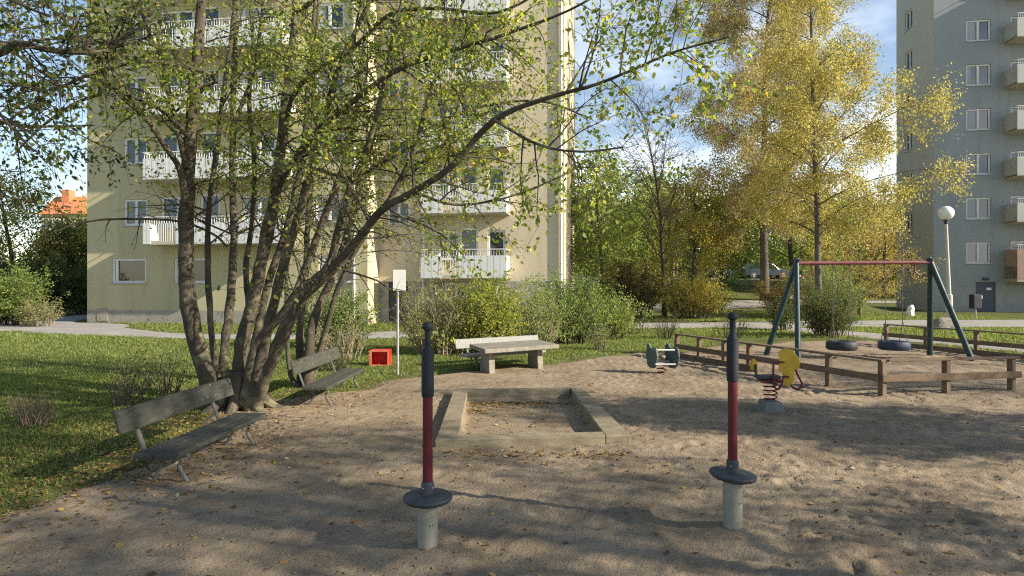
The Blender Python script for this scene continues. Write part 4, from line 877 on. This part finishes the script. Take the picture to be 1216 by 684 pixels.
def shrub(loc, w, h, nst, leafm, twigm, size, label, per_m=16, name='shrub', twiggy=0, spreadl=.05, sub=6, depth=None, group=None, droop=-.3):
    t = Plant(); b = np.array([loc[0], loc[1], loc[2] if len(loc) > 2 else gz(loc[0], loc[1])]); dp = depth or w * .7
    for i in range(nst):
        a = rng.random() * 6.283; rad = math.sqrt(rng.random()); o = np.array([math.cos(a) * rad * w * .5, math.sin(a) * rad * dp * .5, 0])
        L = h * rng.uniform(.75, 1.08) * (1 - .35 * rad ** 2); d = np.array([o[0] * .55 / max(h, .1), o[1] * .55 / max(h, .1), 1]); P = t.path(b + o * .45 - [0, 0, .05], d, L, 6, .1, (o[0] * .25 / w, o[1] * .25 / w, 0)); R = np.linspace(.006 + .006 * h, .003, len(P)); t.tw.tube(P, R, 4, cap=False)
        t.spawn(P, R, max(3, int(L * 5)), .12 if per_m else .3, Lr=(.25 * h ** .5, .7 * h ** .5), up=.35, out_w=.7, levels=1 if twiggy or h < 1 else 2, per_m=per_m * 2.4, spread=spreadl * 1.3, hang=.15, droop=(0, 0, droop), sub=sub, rmin=.003)
    root = thing(name, b, label, 'shrub', group); t.finish(root, twigm, twigm, leafm if per_m else None, size, crown='foliage', trunk='stems'); return root
G = gnd
shrub((-1.75, 15.6, 0), 2.6, 1.9, 46, M['paleleaf'], M['paletwig'], (.04, .07), 'twiggy pale brown bush behind the blank sign', 20, twiggy=1, depth=1.6)
shrub((-.7, 15.9, 0), 2.4, 2.0, 48, M['brightleaf'], M['twig'], (.05, .09), 'bright yellow green bush behind the stone table', 26, twiggy=1, depth=1.6)
shrub((.5, 17.0, 0), 2.6, 1.8, 40, M['lightgreen'], M['paletwig'], (.05, .08), 'green bush right of the bright yellow green one, behind the stone table', 22, twiggy=1, depth=1.8)
shrub((1.7, 18.3, 0), 2.4, 2.3, 40, M['greenleaf'], M['twig'], (.05, .09), 'tall green bush with thin upright sprays at the corner of the yellow block', 18, twiggy=1)
shrub((2.75, 19.8, 0), 3.6, 1.6, 54, M['lightgreen'], M['twig'], (.05, .09), 'broad rounded green bush in front of the path, right of the tall one', 24, depth=2.4, twiggy=1)
shrub((-5.0, 17.2, 0), 3.4, 1.8, 46, M['greenleaf'], M['twig'], (.05, .09), 'green bush behind the smaller clump of stems', 20, depth=2, twiggy=1)
shrub((-3.9, 14.6, 0), 1.7, 1.15, 26, M['paleleaf'], M['paletwig'], (.04, .06), 'thin reddish bush left of the red box', 12, twiggy=1)
shrub(G(712, 415), .55, .75, 16, M['greenleaf'], M['reedtwig'], (.04, .06), 'short clipped bush on the grass right of the stone table', 14, twiggy=1, group='small bushes along the path')
for (px, py), s_, lb in (((757, 397), .9, 'leafless small bush by the path, first left of the fence end'), ((792, 402), .95, 'leafless small bush by the path, just behind the fence end'), ((735, 390), .9, 'leafless small bush by the path, in front of the round green bush'), ((868, 401), 1.1, 'thin leafy small bush by the path, behind the tall spinner')):
    shrub(G(px, py), 1.3 * s_, .95 * s_, 20, M['leafdark'], M['twig'], (.04, .06), lb, 5, twiggy=1, group='small bushes along the path')
shrub((10.3, 20.6, 0), 2.1, 1.7, 56, M['leafdark'], M['reedtwig'], (.05, .08), 'dense dark green bush behind the black tyre seat', 26, depth=2, twiggy=1)
shrub((9.9, 23.2, 0), 1.6, 1.25, 30, M['leafdark'], M['twig'], (.05, .08), 'smaller dark green bush left of the bush behind the black tyre seat', 18, twiggy=1)
shrub((14.9, 29.8, 0), 3.6, 3.1, 46, M['greenleaf'], M['paletwig'], (.06, .1), 'tall bush with pale bare stems behind the swing', 10, depth=2.4, twiggy=1)
shrub((13.6, 31.3, .1), 3.6, 2.2, 40, M['orangeleaf'], M['twig'], (.06, .1), 'orange tinged bush left of the tall bare stemmed one', 14, depth=2, twiggy=1)
shrub((8.7, 30.5, .05), 4.2, 2.3, 60, M['yellowleaf'], M['twig'], (.07, .11), 'golden bush beyond the path, left of the brown birch trunk', 14, depth=3, twiggy=1)
shrub((6.0, 31.5, .05), 4.2, 3.0, 60, M['oliveleaf'], M['twig'], (.07, .11), 'big brown orange bush at the foot of the leafless tree', 15, depth=3, twiggy=1)
shrub((4.2, 30, .02), 3.0, 1.9, 40, M['greenleaf'], M['twig'], (.07, .11), 'green bush beyond the path, left of the brown orange one', 18, depth=2, twiggy=1)
shrub((10.6, 33, .3), 2.4, 1.3, 30, M['greenleaf'], M['twig'], (.06, .1), 'low green bush on the bank below the parked cars', 15, twiggy=1)
shrub((-20.2, 25.6, 0), 2.6, 2.6, 54, M['greenleaf'], M['twig'], (.07, .11), 'bright green bush at the left edge above the path', 20, twiggy=1)
shrub((-18.6, 25.0, 0), 1.7, 1.3, 30, M['paleleaf'], M['paletwig'], (.05, .09), 'small pale green bush at the left, in front of the dark hedge', 16, twiggy=1)
# dark hedge at the left
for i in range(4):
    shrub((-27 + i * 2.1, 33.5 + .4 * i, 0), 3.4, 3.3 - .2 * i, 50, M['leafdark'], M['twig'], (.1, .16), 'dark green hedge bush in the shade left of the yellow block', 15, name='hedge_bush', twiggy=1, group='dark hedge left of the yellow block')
# thin shrubs on the lawn
shrub(G(38, 505), .55, .5, 26, None, M['reedtwig'], (.03, .05), 'low bundle of bare red brown twigs at the left on the lawn', 0, twiggy=1)
shrub(G(150, 482), .8, .75, 20, M['leafdark'], M['reedtwig'], (.03, .05), 'sparse dark bush on the lawn behind the nearest bench', 7, twiggy=1)
shrub(G(196, 468), .85, .75, 18, M['greenleaf'], M['reedtwig'], (.03, .05), 'sparse green bush on the lawn left of the big tree', 9, twiggy=1)
shrub(G(395, 440), 1.0, .5, 20, M['leafdark'], M['twig'], (.03, .06), 'low leafy bush behind the second bench', 12, twiggy=1)

# far woods: one mass of crowns on the rise behind
n = 0; Pw, Dw = [], []
wd = MB(); cols = {'orangeleaf': [], 'greenleaf': [], 'yellowleaf': [], 'birchbrown': []}
keys = list(cols)
for i in range(190):
    y = rng.uniform(60, 125); x = rng.uniform(-.75, .8) * y
    if abs(x / y + .705) < .035 and y < 115: continue
    z = gz(x, y); h = rng.uniform(8, 13); key = str(rng.choice(['greenleaf', 'yellowleaf', 'birchbrown', 'orangeleaf'], p=[.5, .27, .15, .08]))
    wd.tube([(x, y, z - .5), (x + .3, y, z + h * .8)], [.22, .08], 5, cap=False)
    k = 1100; c = rng.normal(size=(16, 3)) * [1.8, 1.8, 2.2] + [x, y, z + h * .55]; P = c[rng.integers(0, 16, k)] + rng.normal(size=(k, 3)) * [.9, .9, .7]
    cols[key].append(P)
o_ = wd.build('woods', M['bark']); tag(o_, 'far wooded rise in autumn colours behind the playground', 'woods', kind='stuff')
for key, Ps in cols.items():
    if Ps:
        P = np.concatenate(Ps); leaf_mesh('foliage', P, rng.normal(size=P.shape), rng.uniform(.3, .6, len(P)), M[key], o_)

# ------------------------------------------------------------------ grass blades, fallen leaves
def scatter_grass(N, x0, x1, y0, y1, hmin, hmax, thr=-0.05):
    X = rng.uniform(x0, x1, N); Y = y0 + (y1 - y0) * rng.random(N) ** 1.25
    vis = np.abs(X) < .85 * Y + .6; s = sdist(X, Y) + .35 * N1(X * 1.6, Y * 1.6) + .25 * N2(X * 5, Y * 5)
    bare = .45 + 1.2 * N3(X * 1.1, Y * 1.1) + .8 * ss(0, -1.2, s)
    onpath = np.zeros(N, bool)
    k = vis & (s < thr + .15 * rng.random(N)) & (rng.random(N) < bare)
    X, Y = X[k], Y[k]; Z = lawn_z(X, Y) - .005; n_ = len(X)
    h = rng.uniform(hmin, hmax, n_); a = rng.random(n_) * 6.283; w = h * .09 + .002 + .0004 * Y
    l = rng.normal(size=(n_, 2)) * .5 * h[:, None]
    B = np.stack([X, Y, Z], 1); sd = np.stack([np.cos(a) * w, np.sin(a) * w, 0 * a], 1); tp = B + np.stack([l[:, 0], l[:, 1], h], 1)
    V = np.stack([B - sd, B + sd, tp], 1).reshape(-1, 3); return V
Vg = np.concatenate([scatter_grass(90000, -9.5, -2, 4.6, 12, .015, .05), scatter_grass(90000, -16, 6, 11, 21, .025, .065), scatter_grass(50000, -18, 17, 20, 31, .05, .1), scatter_grass(20000, 12, 24, 14, 33, .05, .1)])
def near_path(V):
    c = V.reshape(-1, 3, 3)[:, 0]; ok = np.ones(len(c), bool)
    for nm in ('path', 'footpath', 'back_path', 'road'):
        me = COL.objects[nm].data; co = np.empty(len(me.vertices) * 3); me.vertices.foreach_get('co', co); co = co.reshape(-1, 9, 3)
        A, B = co[:, 0, :2], co[:, -1, :2]; poly = np.concatenate([A, B[::-1]]); ok &= sdist(c[:, 0], c[:, 1], poly) < 0.03
    return np.repeat(ok, 3)
Vg = Vg[near_path(Vg)]
tag(fast('grass', Vg, np.arange(len(Vg)).reshape(-1, 3), M['blade']), 'short lawn grass round the sand', 'grass', kind='stuff')

def surf_z(X, Y): return np.maximum(np.where(sdist(X, Y) > -.65, sand_z(X, Y), -9), lawn_z(X, Y))
C = []
def cl(n, fx, fy): C.append(np.stack([fx(n), fy(n)], 1))
U = lambda a, b: (lambda n: rng.uniform(a, b, n)); Gs = lambda m, s: (lambda n: rng.normal(m, s, n))
cl(1200, U(-6, 9), lambda n: 2.6 + 8 * rng.random(n) ** 1.3)
cl(2600, Gs(-4.0, .8), Gs(6.4, 1.1)); cl(900, Gs(-4.6, 1.2), Gs(8.2, 1.3)); cl(500, U(-4, -2), U(9, 12))
cl(200, lambda n: rng.uniform(-.8, 1.2, n), Gs(6.55, .09)); cl(380, Gs(.1, .42), lambda n: 9.6 - np.abs(rng.normal(0, .14, n))); cl(160, Gs(-.5, .12), U(8.8, 9.6)); cl(120, U(-.6, 1), U(7, 9.5))
cl(1300, U(-9, 12), U(10, 20)); cl(2600, lambda n: -3.8 - np.abs(rng.normal(0, 2.6, n)), U(5, 12))
XY = np.concatenate(C); Zl = surf_z(XY[:, 0], XY[:, 1]) + .006
Pl = np.concatenate([XY, Zl[:, None]], 1); n_ = len(Pl); ang = rng.random(n_) * 6.283
D = np.stack([np.cos(ang), np.sin(ang), rng.normal(0, .25, n_)], 1)
D = unit(D); R = unit(np.stack([-D[:, 1], D[:, 0], rng.normal(0, .3, n_)], 1)); s_ = rng.uniform(.022, .055, n_)
K = [(-.5, 0, 0), (-.15, .36, .12), (.25, .28, .12), (.5, 0, .04), (.25, -.28, .1), (-.15, -.36, .12)]
V = np.stack([Pl + D * (s_ * a)[:, None] + R * (s_ * b)[:, None] + np.array([0, 0, 1]) * (s_ * c)[:, None] for a, b, c in K], 1)
tag(fast('fallen_leaves', V.reshape(-1, 3), np.arange(n_ * 6).reshape(-1, 6), M['litter']), 'scattered brown and yellow fallen leaves', 'leaves', kind='stuff')

# loose clods and little stones on the sand
n_ = 9000; Yc = 2.5 + 9 * rng.random(n_) ** 1.6; Xc = rng.uniform(-.85, .85, n_) * (Yc + 1); k = sdist(Xc, Yc) > .15; Xc, Yc = Xc[k], Yc[k]; n_ = len(Xc)
k = N2(Xc * 1.3 + 4, Yc * 1.3) + .35 * rng.random(n_) > .05; Xc, Yc = Xc[k], Yc[k]; n_ = len(Xc)
sc_ = np.minimum(rng.lognormal(-5.0, .5, n_), .02); Pc = np.stack([Xc, Yc, sand_z(Xc, Yc) + sc_ * .2], 1)
o6 = np.array([(1, 0, 0), (0, 1, 0), (-1, 0, 0), (0, -1, 0), (0, 0, .7), (0, 0, -.7)], float); f8 = np.array([(0, 1, 4), (1, 2, 4), (2, 3, 4), (3, 0, 4), (1, 0, 5), (2, 1, 5), (3, 2, 5), (0, 3, 5)])
V = Pc[:, None] + o6[None] * sc_[:, None, None] * rng.uniform(.6, 1.3, (n_, 6, 1)) + rng.normal(size=(n_, 6, 3)) * sc_[:, None, None] * .15
Fc = (f8[None] + (np.arange(n_) * 6)[:, None, None]).reshape(-1, 3)
tag(fast('sand_clods', V.reshape(-1, 3), Fc, M['sand']), 'loose clods and small stones on the sand', 'gravel', kind='stuff')
